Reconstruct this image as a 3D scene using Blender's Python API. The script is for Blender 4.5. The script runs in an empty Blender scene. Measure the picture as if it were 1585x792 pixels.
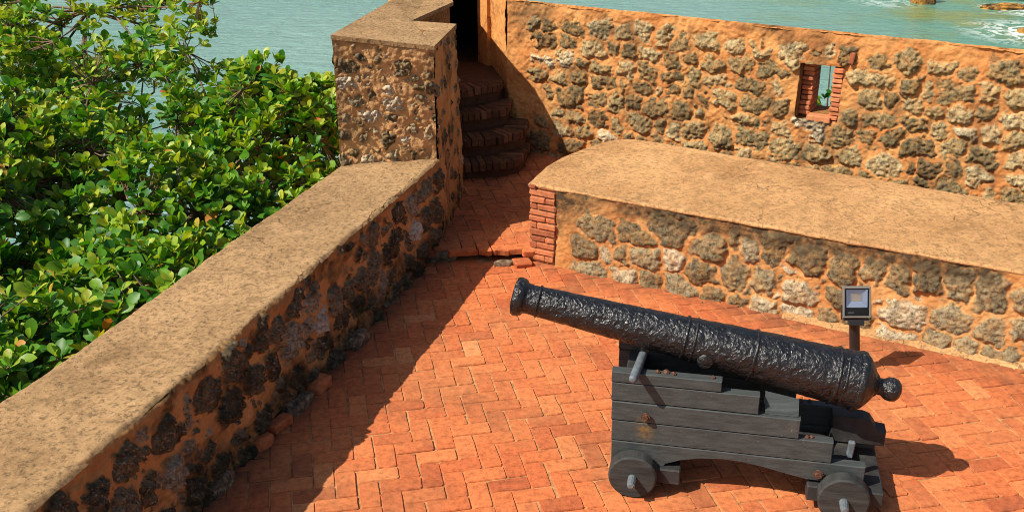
import bpy, math, random
import numpy as np
from mathutils import Vector, Matrix

random.seed(7)
RNG = np.random.default_rng(7)
scene = bpy.context.scene
COL = scene.collection
R = math.radians

# ------------------------------------------------------------------ camera, sky, sun, exposure
cam_d = bpy.data.cameras.new("camera")
cam = bpy.data.objects.new("camera", cam_d)
COL.objects.link(cam)
cam.location = (0, 0, 3.6)
cam.rotation_euler = (R(90 - 23.5), 0, 0)
cam_d.sensor_width = 36.0
cam_d.lens = 36.0 * 1650.0 / 1585.0
cam_d.clip_start = 0.05
cam_d.clip_end = 6000
scene.camera = cam

SUN_VEC = Vector((-0.84, -0.40, 1.0)).normalized()      # towards the sun
world = bpy.data.worlds.new("World")
scene.world = world
world.use_nodes = True
wn = world.node_tree
wn.nodes.clear()
w_out = wn.nodes.new("ShaderNodeOutputWorld")
w_bg = wn.nodes.new("ShaderNodeBackground")
w_sky = wn.nodes.new("ShaderNodeTexSky")
w_sky.sky_type = 'NISHITA'
w_sky.sun_disc = False
w_sky.sun_elevation = math.asin(SUN_VEC.z)
w_sky.sun_rotation = math.atan2(SUN_VEC.x, SUN_VEC.y)
w_sky.air_density = 1.0
w_sky.dust_density = 2.0
w_bg.inputs[1].default_value = 0.085
wn.links.new(w_sky.outputs[0], w_bg.inputs[0])
wn.links.new(w_bg.outputs[0], w_out.inputs[0])

sun_d = bpy.data.lights.new("sun", 'SUN')
sun_d.energy = 5.0
sun_d.angle = R(0.53)
sun_d.color = (1.0, 0.93, 0.82)
sun = bpy.data.objects.new("sun", sun_d)
COL.objects.link(sun)
sun.location = (-10, -3, 12)
sun.rotation_euler = SUN_VEC.to_track_quat('Z', 'Y').to_euler()

scene.view_settings.view_transform = 'Standard'
scene.view_settings.look = 'None'
scene.view_settings.exposure = 0.45
scene.view_settings.gamma = 1.0
scene.view_settings.use_curve_mapping = False
scene.cycles.filter_width = 0.95


# ------------------------------------------------------------------ object helpers
def tag(o, label=None, cat=None, group=None, kind=None):
    if label: o["label"] = label
    if cat: o["category"] = cat
    if group: o["group"] = group
    if kind: o["kind"] = kind
    return o


def thing(name, label, cat, loc=(0, 0, 0), group=None):
    o = bpy.data.objects.new(name, None)
    COL.objects.link(o)
    o.location = loc
    o.empty_display_size = 0.2
    return tag(o, label, cat, group)


def obj(name, verts, faces, mats, parent=None, smooth=False, midx=None, attrs=None):
    """one mesh object from world coordinates; parent's offset is taken off"""
    v = np.asarray(verts, dtype=np.float64).reshape(-1, 3).copy()
    if parent is not None:
        p, off = parent, Vector((0, 0, 0))
        while p is not None:
            off += p.location
            p = p.parent
        v -= np.array(off)
    me = bpy.data.meshes.new(name)
    if isinstance(faces, np.ndarray):
        nf, k = faces.shape
        me.vertices.add(len(v))
        me.vertices.foreach_set("co", v.ravel())
        me.loops.add(nf * k)
        me.loops.foreach_set("vertex_index", faces.ravel().astype(np.int32))
        me.polygons.add(nf)
        me.polygons.foreach_set("loop_start", (np.arange(nf) * k).astype(np.int32))
        me.update(calc_edges=True)
    else:
        me.from_pydata([tuple(x) for x in v], [], faces)
    if not isinstance(mats, (list, tuple)): mats = [mats]
    for m in mats: me.materials.append(m)
    if midx is not None:
        me.polygons.foreach_set("material_index", np.asarray(midx, dtype=np.int32))
    me.polygons.foreach_set("use_smooth", np.full(len(me.polygons), bool(smooth)))
    for an, arr in (attrs or {}).items():
        a = me.attributes.new(an, 'FLOAT_COLOR', 'POINT')
        full = np.ones((len(v), 4), dtype=np.float32)
        arr = np.asarray(arr)
        full[:, :arr.shape[1]] = arr
        a.data.foreach_set("color", full.ravel())
    me.validate()
    me.update()
    o = bpy.data.objects.new(name, me)
    COL.objects.link(o)
    if parent is not None: o.parent = parent
    return o


class MB:
    """collects shapes, then links them as one mesh"""
    def __init__(s): s.v, s.f, s.c = [], [], []

    def add(s, v, f, col=None):
        b = len(s.v)
        s.v += [tuple(x) for x in v]
        s.f += [tuple(i + b for i in q) for q in f]
        s.c += [col if col is not None else (0, 0, 0)] * len(v)

    def prism(s, poly, z0, z1, col=None):
        """poly counter-clockwise in plan; z0, z1 numbers or lists"""
        n = len(poly)
        a = z0 if isinstance(z0, (list, tuple)) else [z0] * n
        b = z1 if isinstance(z1, (list, tuple)) else [z1] * n
        v = [(p[0], p[1], a[i]) for i, p in enumerate(poly)] + [(p[0], p[1], b[i]) for i, p in enumerate(poly)]
        f = [tuple(range(n - 1, -1, -1)), tuple(range(n, 2 * n))]
        f += [(i, (i + 1) % n, n + (i + 1) % n, n + i) for i in range(n)]
        s.add(v, f, col)

    def box(s, M, size, bev=0.004, jit=0.0, col=None):
        """chamfered box; M maps local to world"""
        hx, hy, hz = [d / 2 for d in size]
        b = min(bev, hx * .45, hy * .45, hz * .45)
        v, f, idx = [], [], {}
        for sx in (-1, 1):
            for sy in (-1, 1):
                for sz in (-1, 1):
                    for ax in range(3):
                        p = [sx * hx, sy * hy, sz * hz]
                        for k in range(3):
                            if k != ax: p[k] -= b * (sx, sy, sz)[k]
                        idx[(sx, sy, sz, ax)] = len(v)
                        v.append(p)
        for ax in range(3):
            u, w = [(1, 2), (2, 0), (0, 1)][ax]
            for sg in (-1, 1):
                q = []
                for a, c in ((-1, -1), (1, -1), (1, 1), (-1, 1)):
                    k = [0, 0, 0]; k[ax] = sg; k[u] = a; k[w] = c
                    q.append(idx[(*k, ax)])
                f.append(tuple(q if sg > 0 else q[::-1]))
        for ax in range(3):       # edges along ax
            u, w = [(1, 2), (2, 0), (0, 1)][ax]
            for a in (-1, 1):
                for c in (-1, 1):
                    k0 = [0, 0, 0]; k0[ax] = -1; k0[u] = a; k0[w] = c
                    k1 = list(k0); k1[ax] = 1
                    q = [idx[(*k0, u)], idx[(*k1, u)], idx[(*k1, w)], idx[(*k0, w)]]
                    f.append(tuple(q if a * c < 0 else q[::-1]))
        for sx in (-1, 1):
            for sy in (-1, 1):
                for sz in (-1, 1):
                    t = [idx[(sx, sy, sz, 0)], idx[(sx, sy, sz, 1)], idx[(sx, sy, sz, 2)]]
                    f.append(tuple(t if sx * sy * sz > 0 else t[::-1]))
        out = []
        for p in v:
            p = Vector(p)
            if jit: p += Vector((random.uniform(-jit, jit), random.uniform(-jit, jit), random.uniform(-jit, jit)))
            out.append(M @ p)
        s.add(out, f, col)

    def tube(s, pts, rad, seg=12, cap=True, col=None):
        pts = [Vector(p) for p in pts]
        if not isinstance(rad, (list, tuple)): rad = [rad] * len(pts)
        v, f = [], []
        ref = None
        for i, p in enumerate(pts):
            d = (pts[min(i + 1, len(pts) - 1)] - pts[max(i - 1, 0)]).normalized()
            if ref is None:
                ref = Vector((0, 0, 1)) if abs(d.z) < .9 else Vector((1, 0, 0))
            u = (ref - d * ref.dot(d)).normalized()
            ref = u
            w = d.cross(u)
            for k in range(seg):
                a = 2 * math.pi * k / seg
                v.append(p + rad[i] * (math.cos(a) * u + math.sin(a) * w))
        for i in range(len(pts) - 1):
            for k in range(seg):
                a, b = i * seg + k, i * seg + (k + 1) % seg
                f.append((a, b, b + seg, a + seg))
        if cap:
            f.append(tuple(range(seg - 1, -1, -1)))
            f.append(tuple(range((len(pts) - 1) * seg, len(pts) * seg)))
        s.add(v, f, col)

    def build(s, name, mats, parent=None, smooth=False, attr=None):
        return obj(name, s.v, s.f, mats, parent, smooth, attrs={attr: np.array(s.c)} if attr else None)


# ------------------------------------------------------------------ noise
def _hash(ix, iy, seed):
    h = (ix.astype(np.int64) * 374761393 + iy.astype(np.int64) * 668265263 + seed * 1442695041) & 0xFFFFFFFF
    h = ((h ^ (h >> 13)) * 1274126177) & 0xFFFFFFFF
    h = h ^ (h >> 16)
    return (h & 0xFFFF) / 65535.0


def vnoise(x, y, seed=0):
    xi, yi = np.floor(x), np.floor(y)
    fx, fy = x - xi, y - yi
    fx = fx * fx * fx * (fx * (fx * 6 - 15) + 10)
    fy = fy * fy * fy * (fy * (fy * 6 - 15) + 10)
    a, b = _hash(xi, yi, seed), _hash(xi + 1, yi, seed)
    c, d = _hash(xi, yi + 1, seed), _hash(xi + 1, yi + 1, seed)
    return (a + (b - a) * fx) * (1 - fy) + (c + (d - c) * fx) * fy


def fbm(x, y, oct=4, seed=0):
    t, a, n = 0, 1, 0
    for o in range(oct):
        t = t + a * vnoise(x * 2 ** o + 17.3 * o, y * 2 ** o - 9.1 * o, seed + o)
        n += a
        a *= .5
    return t / n


def sstep(a, b, x):
    t = np.clip((x - a) / (b - a), 0, 1)
    return t * t * (3 - 2 * t)


# ------------------------------------------------------------------ materials
class NT:
    def __init__(s, name, rough=.8, spec=.3):
        s.m = bpy.data.materials.new(name)
        s.m.use_nodes = True
        s.t = s.m.node_tree
        s.p = s.t.nodes["Principled BSDF"]
        s.p.inputs["Roughness"].default_value = rough
        s.p.inputs["Specular IOR Level"].default_value = spec
        s.co = s.t.nodes.new("ShaderNodeTexCoord").outputs["Object"]

    def n(s, typ, **kw):
        x = s.t.nodes.new("ShaderNode" + typ)
        for k, v in kw.items(): setattr(x, k, v)
        return x

    def ln(s, a, b): s.t.links.new(a, b)

    def noise(s, scale, detail=4, rough=.55, vec=None, dist=0.0):
        x = s.n("TexNoise")
        x.inputs["Scale"].default_value = scale
        x.inputs["Detail"].default_value = detail
        x.inputs["Roughness"].default_value = rough
        x.inputs["Distortion"].default_value = dist
        s.ln(vec if vec is not None else s.co, x.inputs["Vector"])
        return x.outputs["Fac"]

    def ramp(s, fac, stops, interp='LINEAR'):
        x = s.n("ValToRGB")
        x.color_ramp.interpolation = interp
        e = x.color_ramp.elements
        while len(e) < len(stops): e.new(.5)
        for i, (p, c) in enumerate(stops):
            e[i].position = p
            e[i].color = (*c, 1) if isinstance(c, (tuple, list)) else (c, c, c, 1)
        s.ln(fac, x.inputs[0])
        return x.outputs[0]

    def mix(s, fac, a, b, mode='MIX'):
        x = s.n("Mix", data_type='RGBA', blend_type=mode)
        for v, i in ((fac, 0), (a, 6), (b, 7)):
            if isinstance(v, (int, float)): x.inputs[i].default_value = v
            elif isinstance(v, tuple): x.inputs[i].default_value = (*v, 1)
            else: s.ln(v, x.inputs[i])
        return x.outputs[2]

    def math(s, op, a, b=0.0, clamp=False):
        x = s.n("Math", operation=op, use_clamp=clamp)
        for v, i in ((a, 0), (b, 1)):
            if isinstance(v, (int, float)): x.inputs[i].default_value = v
            else: s.ln(v, x.inputs[i])
        return x.outputs[0]

    def attr(s, name):
        a = s.n("Attribute", attribute_name=name)
        x = s.n("SeparateColor")
        s.ln(a.outputs["Color"], x.inputs[0])
        return x.outputs

    def scaled(s, v):
        x = s.n("Mapping")
        x.inputs["Scale"].default_value = v
        s.ln(s.co, x.inputs[0])
        return x.outputs[0]

    def col(s, c): s.ln(c, s.p.inputs["Base Color"]) if not isinstance(c, tuple) else setattr(s.p.inputs["Base Color"], "default_value", (*c, 1))

    def bump(s, h, dist=.01, strength=1.0, prev=None):
        x = s.n("Bump")
        x.inputs["Distance"].default_value = dist
        x.inputs["Strength"].default_value = strength
        s.ln(h, x.inputs["Height"])
        if prev is not None: s.ln(prev, x.inputs["Normal"])
        s.ln(x.outputs[0], s.p.inputs["Normal"])
        return x.outputs[0]


def wall_mat(name, mA, mB, stones, stain, stain_amt=1.0, mfreq=2.5, dust=.5, specks=.25):
    """rubble masonry: attribute wm holds stone mask, stone id and stains"""
    t = NT(name, .92, .15)
    a = t.attr("wm")
    m = t.mix(t.ramp(t.noise(mfreq, 6, .6), [(.35, 0.), (.65, 1.)]), mA, mB)
    m = t.mix(t.ramp(t.noise(38, 4, .6), [(.3, .5), (.7, 0.)]), m, t.mix(1.0, m, (.62, .55, .48), 'MULTIPLY'))
    m = t.mix(t.ramp(t.noise(9, 5, .6), [(.55, 0.), (.72, .55)]), m, t.mix(1.0, m, (1.25, 1.3, 1.35), 'MULTIPLY'))
    st = t.ramp(a[1], stones)
    n1 = t.ramp(t.noise(26, 9, .74), [(.36, .18), (.5, .95), (.64, 1.5)])
    st = t.mix(1.0, st, n1, 'MULTIPLY')
    st = t.mix(t.ramp(t.noise(15, 8, .72), [(.44, 0.), (.62, dust)]), st, t.mix(1.0, m, (.85, .95, .9), 'MULTIPLY'))
    st = t.mix(t.ramp(t.noise(75, 5, .7), [(.56, 0.), (.64, .75)]), st, t.mix(1.0, st, (.22, .2, .18), 'MULTIPLY'))
    st = t.mix(t.ramp(t.noise(65, 5, .7), [(.56, 0.), (.66, specks)]), st, (.40, .35, .27))
    c = t.mix(a[0], m, st)
    sf = t.math('MULTIPLY', a[2], t.ramp(t.noise(14, 6, .65), [(.3, .35), (.62, 1.)]))
    c = t.mix(t.math('MULTIPLY', sf, stain_amt, True), c, stain)
    t.col(c)
    b = t.bump(t.noise(55, 6, .65), .012, .6)
    t.bump(t.noise(170, 3, .6), .004, .5, b)
    return t.m


def plaster_mat(name, cA, cB, speck, speck_amt=.8, blot=None):
    """weathered lime plaster of the wall tops"""
    t = NT(name, .93, .15)
    c = t.mix(t.ramp(t.noise(1.3, 7, .62), [(.36, 0.), (.64, 1.)]), cA, cB)
    c = t.mix(t.ramp(t.noise(34, 9, .78), [(.49, 0.), (.60, speck_amt)]), c, speck)
    c = t.mix(t.ramp(t.noise(6, 8, .75, dist=.8), [(.50, 0.), (.66, .75)]), c, blot or speck)
    c = t.mix(t.ramp(t.noise(27, 5, .65), [(.56, 0.), (.74, .5)]), c, t.mix(1.0, cA, (1.35, 1.35, 1.3), 'MULTIPLY'))
    wp = t.n("VectorMath", operation='ADD')
    wn_ = t.n("TexNoise"); wn_.inputs["Scale"].default_value = 5; wn_.inputs["Detail"].default_value = 5
    t.ln(t.co, wn_.inputs["Vector"]); t.ln(t.co, wp.inputs[0])
    sc_ = t.n("VectorMath", operation='SCALE'); sc_.inputs["Scale"].default_value = .35
    t.ln(wn_.outputs["Color"], sc_.inputs[0]); t.ln(sc_.outputs[0], wp.inputs[1])
    vc = t.n("TexVoronoi", feature='DISTANCE_TO_EDGE'); vc.inputs["Scale"].default_value = .85
    t.ln(wp.outputs[0], vc.inputs["Vector"])
    crack = t.math('MULTIPLY', t.ramp(vc.outputs["Distance"], [(.002, 1.), (.007, 0.)]), t.ramp(t.noise(.9, 3), [(.50, 0.), (.6, .75)]))
    c = t.mix(crack, c, t.mix(1.0, speck, (.45, .45, .45), 'MULTIPLY'))
    c = t.mix(t.ramp(t.noise(2.1, 9, .74, dist=.5), [(.52, 0.), (.66, .6)]), c, t.mix(1.0, c, (.55, .52, .5), 'MULTIPLY'))
    c = t.mix(t.ramp(t.noise(3.3, 8, .74, dist=.5), [(.56, 0.), (.68, .5)]), c, t.mix(1.0, cA, (1.3, 1.32, 1.4), 'MULTIPLY'))
    t.col(c)
    b = t.bump(t.noise(40, 7, .7), .014, .55)
    t.bump(t.noise(150, 3, .6), .004, .5, b)
    return t.m


def brick_mat(name, cols, mortar=(.45, .25, .12), dirt=.5):
    """attribute bk: id, is-mortar, soiling"""
    t = NT(name, .85, .2)
    a = t.attr("bk")
    c = t.ramp(a[0], cols)
    c = t.mix(1.0, c, t.ramp(t.noise(26, 7, .68), [(.3, .55), (.5, 1.), (.7, 1.28)]), 'MULTIPLY')
    c = t.mix(t.ramp(t.noise(4.5, 6, .65), [(.58, 0.), (.78, dirt)]), c, (.16, .055, .028))
    c = t.mix(t.ramp(t.noise(11, 5, .7), [(.60, 0.), (.76, .55)]), c, (.62, .25, .10))
    mo = t.mix(t.ramp(t.noise(16, 5, .6), [(.38, 0.), (.6, 1.)]), tuple(x * .55 for x in mortar), mortar)
    c = t.mix(t.ramp(t.noise(1.1, 6, .62), [(.42, 0.), (.66, .35)]), c, t.mix(1.0, mo, (1.05, 1.0, .95), 'MULTIPLY'))
    c = t.mix(a[1], c, mo)
    c = t.mix(t.math('MULTIPLY', a[2], t.ramp(t.noise(12, 5, .6), [(.35, .4), (.6, 1.)])), c, (.11, .045, .024))
    t.col(c)
    b = t.bump(t.noise(32, 6, .65), .007, .5)
    t.bump(t.noise(130, 4, .6), .003, .5, b)
    return t.m


# ------------------------------------------------------------------ masonry faces as fine relief
def rect_stones(W, Hh, hrow, wst, keep=.95, fill=.86, jx=.04, seed=1, ragged=.25, chink=0, z0=-.04):
    """rows of uneven stones: x, z, half width, half height, rotation, id"""
    rg = np.random.default_rng(seed)
    nr = max(1, round((Hh - z0) / (sum(hrow) / 2)))
    hs_ = rg.uniform(*hrow, nr)
    hs_ *= (Hh - z0) / hs_.sum()
    S, z = [], z0
    for h in hs_:
        x = -rg.uniform(0, wst[1])
        while x < W + .2:
            w = rg.uniform(*wst) * (1.0 if rg.random() > .25 else .6)
            if rg.random() < keep:
                hh = h * rg.uniform(.72, 1.12)
                S.append((x + w / 2, z + h / 2 + rg.uniform(-ragged, ragged) * h * .35, w / 2 * fill * rg.uniform(.85, 1.05),
                          hh / 2 * fill, rg.uniform(-.3, .3), rg.random()))
            x += w + rg.uniform(0, jx)
        z += h
    S = np.array(S)
    out = []
    for _ in range(chink):
        x, zz_ = rg.uniform(0, W), rg.uniform(z0, Hh)
        d = ((np.abs(x - S[:, 0]) / S[:, 2]) ** 2.5 + (np.abs(zz_ - S[:, 1]) / S[:, 3]) ** 2.5) ** .4
        if d.min() > .92:
            r_ = rg.uniform(.02, .055)
            out.append((x, zz_, r_ * rg.uniform(1, 1.6), r_, rg.uniform(-.8, .8), rg.random()))
    return np.concatenate([S, np.array(out)]) if out else S


def relief(name, parent, P00, P10, P11, P01, res, S, mat, prot=(.008, .028), pit=.010, warp=.03, hole=None, stain=None,
           mask_fn=None, rough=.006, edge_round=.012, bulge=0.0, seed=0, square=2.6, rounding=None, gap=.012):
    P00, P10, P11, P01 = [np.array(p, float) for p in (P00, P10, P11, P01)]
    W = max(np.linalg.norm(P10 - P00), np.linalg.norm(P11 - P01))
    Hh = max(np.linalg.norm(P01 - P00), np.linalg.norm(P11 - P10))
    nx, ny = max(2, int(W / res)), max(2, int(Hh / res))
    s, tt = np.meshgrid(np.linspace(0, 1, nx + 1), np.linspace(0, 1, ny + 1))
    s, tt = s.ravel(), tt.ravel()
    base = ((1 - s) * (1 - tt))[:, None] * P00 + (s * (1 - tt))[:, None] * P10 + (s * tt)[:, None] * P11 + ((1 - s) * tt)[:, None] * P01
    Nn = np.cross(P10 - P00, P01 - P00)
    Nn /= np.linalg.norm(Nn)
    X, Z = s * W, tt * Hh
    wx = (fbm(X / .11, Z / .11, 3, seed + 5) - .5) * 2 * warp + (fbm(X / .035, Z / .035, 2, seed + 8) - .5) * warp * .8
    wz = (fbm(X / .11 + 40, Z / .11, 3, seed + 6) - .5) * 2 * warp + (fbm(X / .035 + 9, Z / .035, 2, seed + 9) - .5) * warp * .8
    xx, zz = X + wx, Z + wz
    best = np.full(len(X), -9.)
    ids = np.zeros(len(X))
    pr = np.zeros(len(X))
    tl = np.zeros(len(X))
    d1, d2, sz = np.full(len(X), 9.), np.full(len(X), 9.), np.full(len(X), .05)
    rg = np.random.default_rng(seed + 77)
    if S is not None:
        for (cx, cz, a, b, ro, idv) in S:
            lo = a + b + .08
            k = np.where((np.abs(xx - cx) < lo) & (np.abs(zz - cz) < lo))[0]
            p_ = rg.uniform(*prot)
            tx_, tz_ = rg.normal(0, .10, 2)
            if not len(k): continue
            dx, dz = xx[k] - cx, zz[k] - cz
            u, v = dx * math.cos(ro) + dz * math.sin(ro), -dx * math.sin(ro) + dz * math.cos(ro)
            d = (np.abs(u / a) ** square + np.abs(v / b) ** square) ** (1 / square)
            mn = min(a, b)
            up = d < d1[k]
            d2[k] = np.where(up, d1[k], np.minimum(d2[k], d))
            d1[k[up]] = d[up]
            sz[k[up]] = mn
            ids[k[up]] = idv
            pr[k[up]] = p_
            tl[k[up]] = u[up] * tx_ + v[up] * tz_
    if S is not None:                          # metres inside the stone, stopped short of its neighbour
        best = np.minimum((1 - d1) * sz, (d2 - d1) * .5 * sz - gap * (.5 + fbm(X / .2, Z / .2, 2, seed + 3)))
        best = np.maximum(best, -.05)
    if mask_fn is not None: best = np.where(mask_fn(X, Z), best, -9.)
    m = sstep(-.002, .006, best)
    dome = sstep(-.006, .030, best) * .7 + sstep(.02, .09, best) * .3
    ridg = 1 - np.abs(fbm(X / .034, Z / .034, 4, seed + 21) * 2 - 1)
    pitn = fbm(X / .026, Z / .026, 4, seed + 25)
    h = pr * dome + dome * np.clip(tl, -.02, .02) + m * ((ridg - .75) * pit * 1.6 + (pitn - .5) * pit * 2.2)
    h = h + (1 - m) * ((fbm(X / .16, Z / .16, 4, seed + 31) - .5) * rough * 3 + (fbm(X / .03, Z / .03, 3, seed + 33) - .5) * rough)
    groove = np.exp(-(best / .008) ** 2) * .005
    h = h - groove
    if bulge: h = h + (fbm(X / .8, Z / .8, 2, seed + 40) - .4) * bulge
    if edge_round:
        er = edge_round * (1 + 1.6 * (fbm(X / .09, Z / .09, 3, seed + 44) - .5))
        for dd in ((1 - tt) * Hh,):
            q = np.clip(1 - dd / (er + .012), 0, 1)
            h = h - er * q ** 2
    if rounding:
        dd = np.minimum(np.minimum(X, W - X), np.minimum(Z, Hh - Z)) + (fbm(X / .07, Z / .07, 3, seed + 50) - .5) * rounding
        h = h - rounding * np.clip(1 - dd / (rounding * 1.5), 0, 1) ** 2
    V = base + h[:, None] * Nn
    i = np.arange(nx * ny)
    q0 = (i // nx) * (nx + 1) + i % nx
    F = np.stack([q0, q0 + 1, q0 + nx + 2, q0 + nx + 1], 1)
    if hole is not None:
        hx0, hx1, hz0, hz1 = hole
        fx, fz = X[F].mean(1), Z[F].mean(1)
        F = F[~((fx > hx0) & (fx < hx1) & (fz > hz0) & (fz < hz1))]
    sd = np.zeros(len(X)) if stain is None else np.clip(stain(X, Z, Hh, W), 0, 1)
    return obj(name, V, F, mat, parent, True, attrs={"wm": np.stack([m, ids, sd], 1)})


# ------------------------------------------------------------------ shared materials
KHAKI = [(0., (.085, .066, .034)), (.22, (.16, .125, .062)), (.6, (.27, .21, .102)), (.85, (.37, .285, .145)), (.97, (.45, .36, .20)), (1., (.58, .51, .36))]
M_back = wall_mat("coral_rubble_wall", (.66, .33, .115), (.52, .20, .06), KHAKI, (.06, .045, .025), .8, 2.5, .6)
GREYST = [(0., (.09, .072, .041)), (.3, (.17, .138, .08)), (.7, (.27, .22, .13)), (.9, (.36, .295, .19)), (.985, (.45, .385, .27)), (1., (.66, .57, .40))]
M_low = wall_mat("grey_rubble_wall", (.62, .33, .125), (.48, .20, .062), GREYST, (.065, .045, .024), 1.15)
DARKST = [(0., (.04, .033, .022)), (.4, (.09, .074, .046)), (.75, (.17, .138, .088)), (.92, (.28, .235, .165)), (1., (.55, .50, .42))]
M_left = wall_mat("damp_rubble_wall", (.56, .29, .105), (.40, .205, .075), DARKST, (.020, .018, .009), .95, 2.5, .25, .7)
M_pil = wall_mat("brown_rubble_wall", (.62, .35, .15), (.46, .265, .115), [(0., (.05, .042, .027)), (.35, (.13, .105, .062)), (.7, (.30, .24, .15)), (.92, (.42, .34, .22)), (1., (.6, .52, .40))], (.09, .06, .03), .8, 3.5)
M_plast = plaster_mat("ochre_wall_top", (.43, .265, .125), (.30, .18, .082), (.10, .062, .033), .85, (.20, .12, .055))
M_plast2 = plaster_mat("ochre_platform_top", (.57, .32, .135), (.43, .225, .09), (.16, .088, .042), .8, (.27, .155, .065))
M_orange = plaster_mat("orange_plaster", (.66, .31, .10), (.60, .25, .07), (.30, .10, .03), .5, (.48, .19, .055))
M_inshade = plaster_mat("shade_painted_stone", (.030, .022, .015), (.018, .013, .009), (.01, .008, .006))  # doorway's unlit gloom put into the colour of the inner faces
M_core = plaster_mat("inner_masonry", (.32, .17, .07), (.26, .14, .06), (.12, .07, .03))
M_shade = plaster_mat("brown_render", (.36, .17, .055), (.26, .12, .04), (.06, .04, .02), .8, (.09, .055, .025))
BR = [(0., (.23, .056, .024)), (.15, (.37, .092, .034)), (.38, (.47, .118, .040)), (.65, (.54, .145, .047)), (.88, (.59, .182, .062)), (1., (.62, .23, .085))]
M_floor = brick_mat("paving_brick", BR, (.50, .26, .11), .65)
M_brick = brick_mat("wall_brick", [(0., (.30, .085, .04)), (.5, (.48, .145, .06)), (1., (.58, .22, .095))], (.56, .30, .14), .55)
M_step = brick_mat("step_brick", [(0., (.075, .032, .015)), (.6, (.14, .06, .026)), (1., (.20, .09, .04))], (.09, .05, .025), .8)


# ------------------------------------------------------------------ sea and shore
SEA_Z = -8.0
t = NT("sea_water", .2, .4)
big = t.noise(.035, 4, .55)
c = t.mix(t.ramp(big, [(.38, 0.), (.62, 1.)]), (.15, .285, .24), (.205, .34, .29))
sep = t.n("SeparateXYZ"); t.ln(t.co, sep.inputs[0])
right = t.ramp(t.math('ADD', t.math('MULTIPLY', sep.outputs[0], .03), t.math('MULTIPLY', t.noise(.09, 4, .6), .5)), [(.62, 0.), (1.0, 1.)])
c = t.mix(right, c, (.10, .25, .165))
olive = t.math('MULTIPLY', right, t.ramp(t.noise(.22, 5, .6), [(.48, 0.), (.66, 1.)]))
c = t.mix(olive, c, (.19, .23, .06))


def foam_at(cx, cy, rad):
    d = t.n("VectorMath", operation='DISTANCE')
    t.ln(t.co, d.inputs[0]); d.inputs[1].default_value = (cx, cy, SEA_Z)
    near = t.ramp(t.math('DIVIDE', d.outputs["Value"], rad), [(.25, 1.), (1., 0.)])
    ridge = t.math('ABSOLUTE', t.math('SUBTRACT', t.noise(.75, 5, .6, dist=1.2), .5))
    lace = t.ramp(ridge, [(.015, 1.), (.07, 0.)])
    return t.math('MULTIPLY', near, lace, True)


foam = t.math('MAXIMUM', foam_at(27.4, 56.0, 4.2), t.math('MAXIMUM', foam_at(29.6, 62.6, 2.8), t.math('MULTIPLY', foam_at(22.5, 65.0, 2.5), .5)), True)
c = t.mix(foam, c, (.75, .78, .74))
t.col(c)
t.ln(t.math('ADD', t.math('MULTIPLY', foam, .6), .22), t.p.inputs["Roughness"])
wv = t.scaled((.55, 1.5, 1))
b = t.bump(t.noise(1.1, 5, .6, wv, .5), .45, .75)
t.bump(t.noise(4.5, 4, .6, wv), .10, .7, b)
M_sea = t.m
g = 40
xs = np.linspace(-1500, 1500, g + 1)
V = np.array([(x, y, SEA_Z) for y in np.linspace(-400, 3500, g + 1) for x in xs])
i = np.arange(g * g); q0 = (i // g) * (g + 1) + i % g
sea = obj("sea", V, np.stack([q0, q0 + 1, q0 + g + 2, q0 + g + 1], 1), M_sea)
tag(sea, kind="structure")

t = NT("shore_rock", .9, .2)
c = t.ramp(t.noise(1.2, 8, .65), [(.3, (.03, .025, .015)), (.5, (.10, .075, .04)), (.65, (.22, .15, .07))])
c = t.mix(t.ramp(t.noise(.5, 4), [(.5, 0.), (.62, .8)]), c, (.035, .055, .015))
t.col(c)
t.bump(t.noise(3, 8, .65), .25, .8)
M_shore = t.m
nx, ny = 60, 60
gx, gy = np.meshgrid(np.linspace(-14, 22, nx + 1), np.linspace(-8, 24, ny + 1))
gx, gy = gx.ravel(), gy.ravel()
edge = 16.5 - .25 * gx + (fbm(gx / 4, gy / 4, 3, 3) - .5) * 5 - gy          # land side positive
hz = SEA_Z + np.clip(edge * .22, -1.2, 1.6) + (fbm(gx / 1.6, gy / 1.6, 4, 9) - .5) * 1.3
i = np.arange(nx * ny); q0 = (i // nx) * (nx + 1) + i % nx
shore = obj("terrain", np.stack([gx, gy, hz], 1), np.stack([q0, q0 + 1, q0 + nx + 2, q0 + nx + 1], 1), M_shore, None, True)
tag(shore, kind="structure")

t = NT("sea_rock_stone", .8, .3)
a = t.attr("wm")
c = t.mix(t.ramp(t.noise(1.6, 7, .65), [(.40, 0.), (.6, 1.)]), (.025, .02, .012), (.50, .23, .035))
c2 = t.mix(t.ramp(t.noise(2.2, 6, .65), [(.42, 0.), (.6, 1.)]), (.015, .014, .012), (.06, .05, .03))
t.col(t.mix(a[0], c2, c))
t.bump(t.noise(3, 7, .65), .2, .8)
M_srock = t.m


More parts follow.
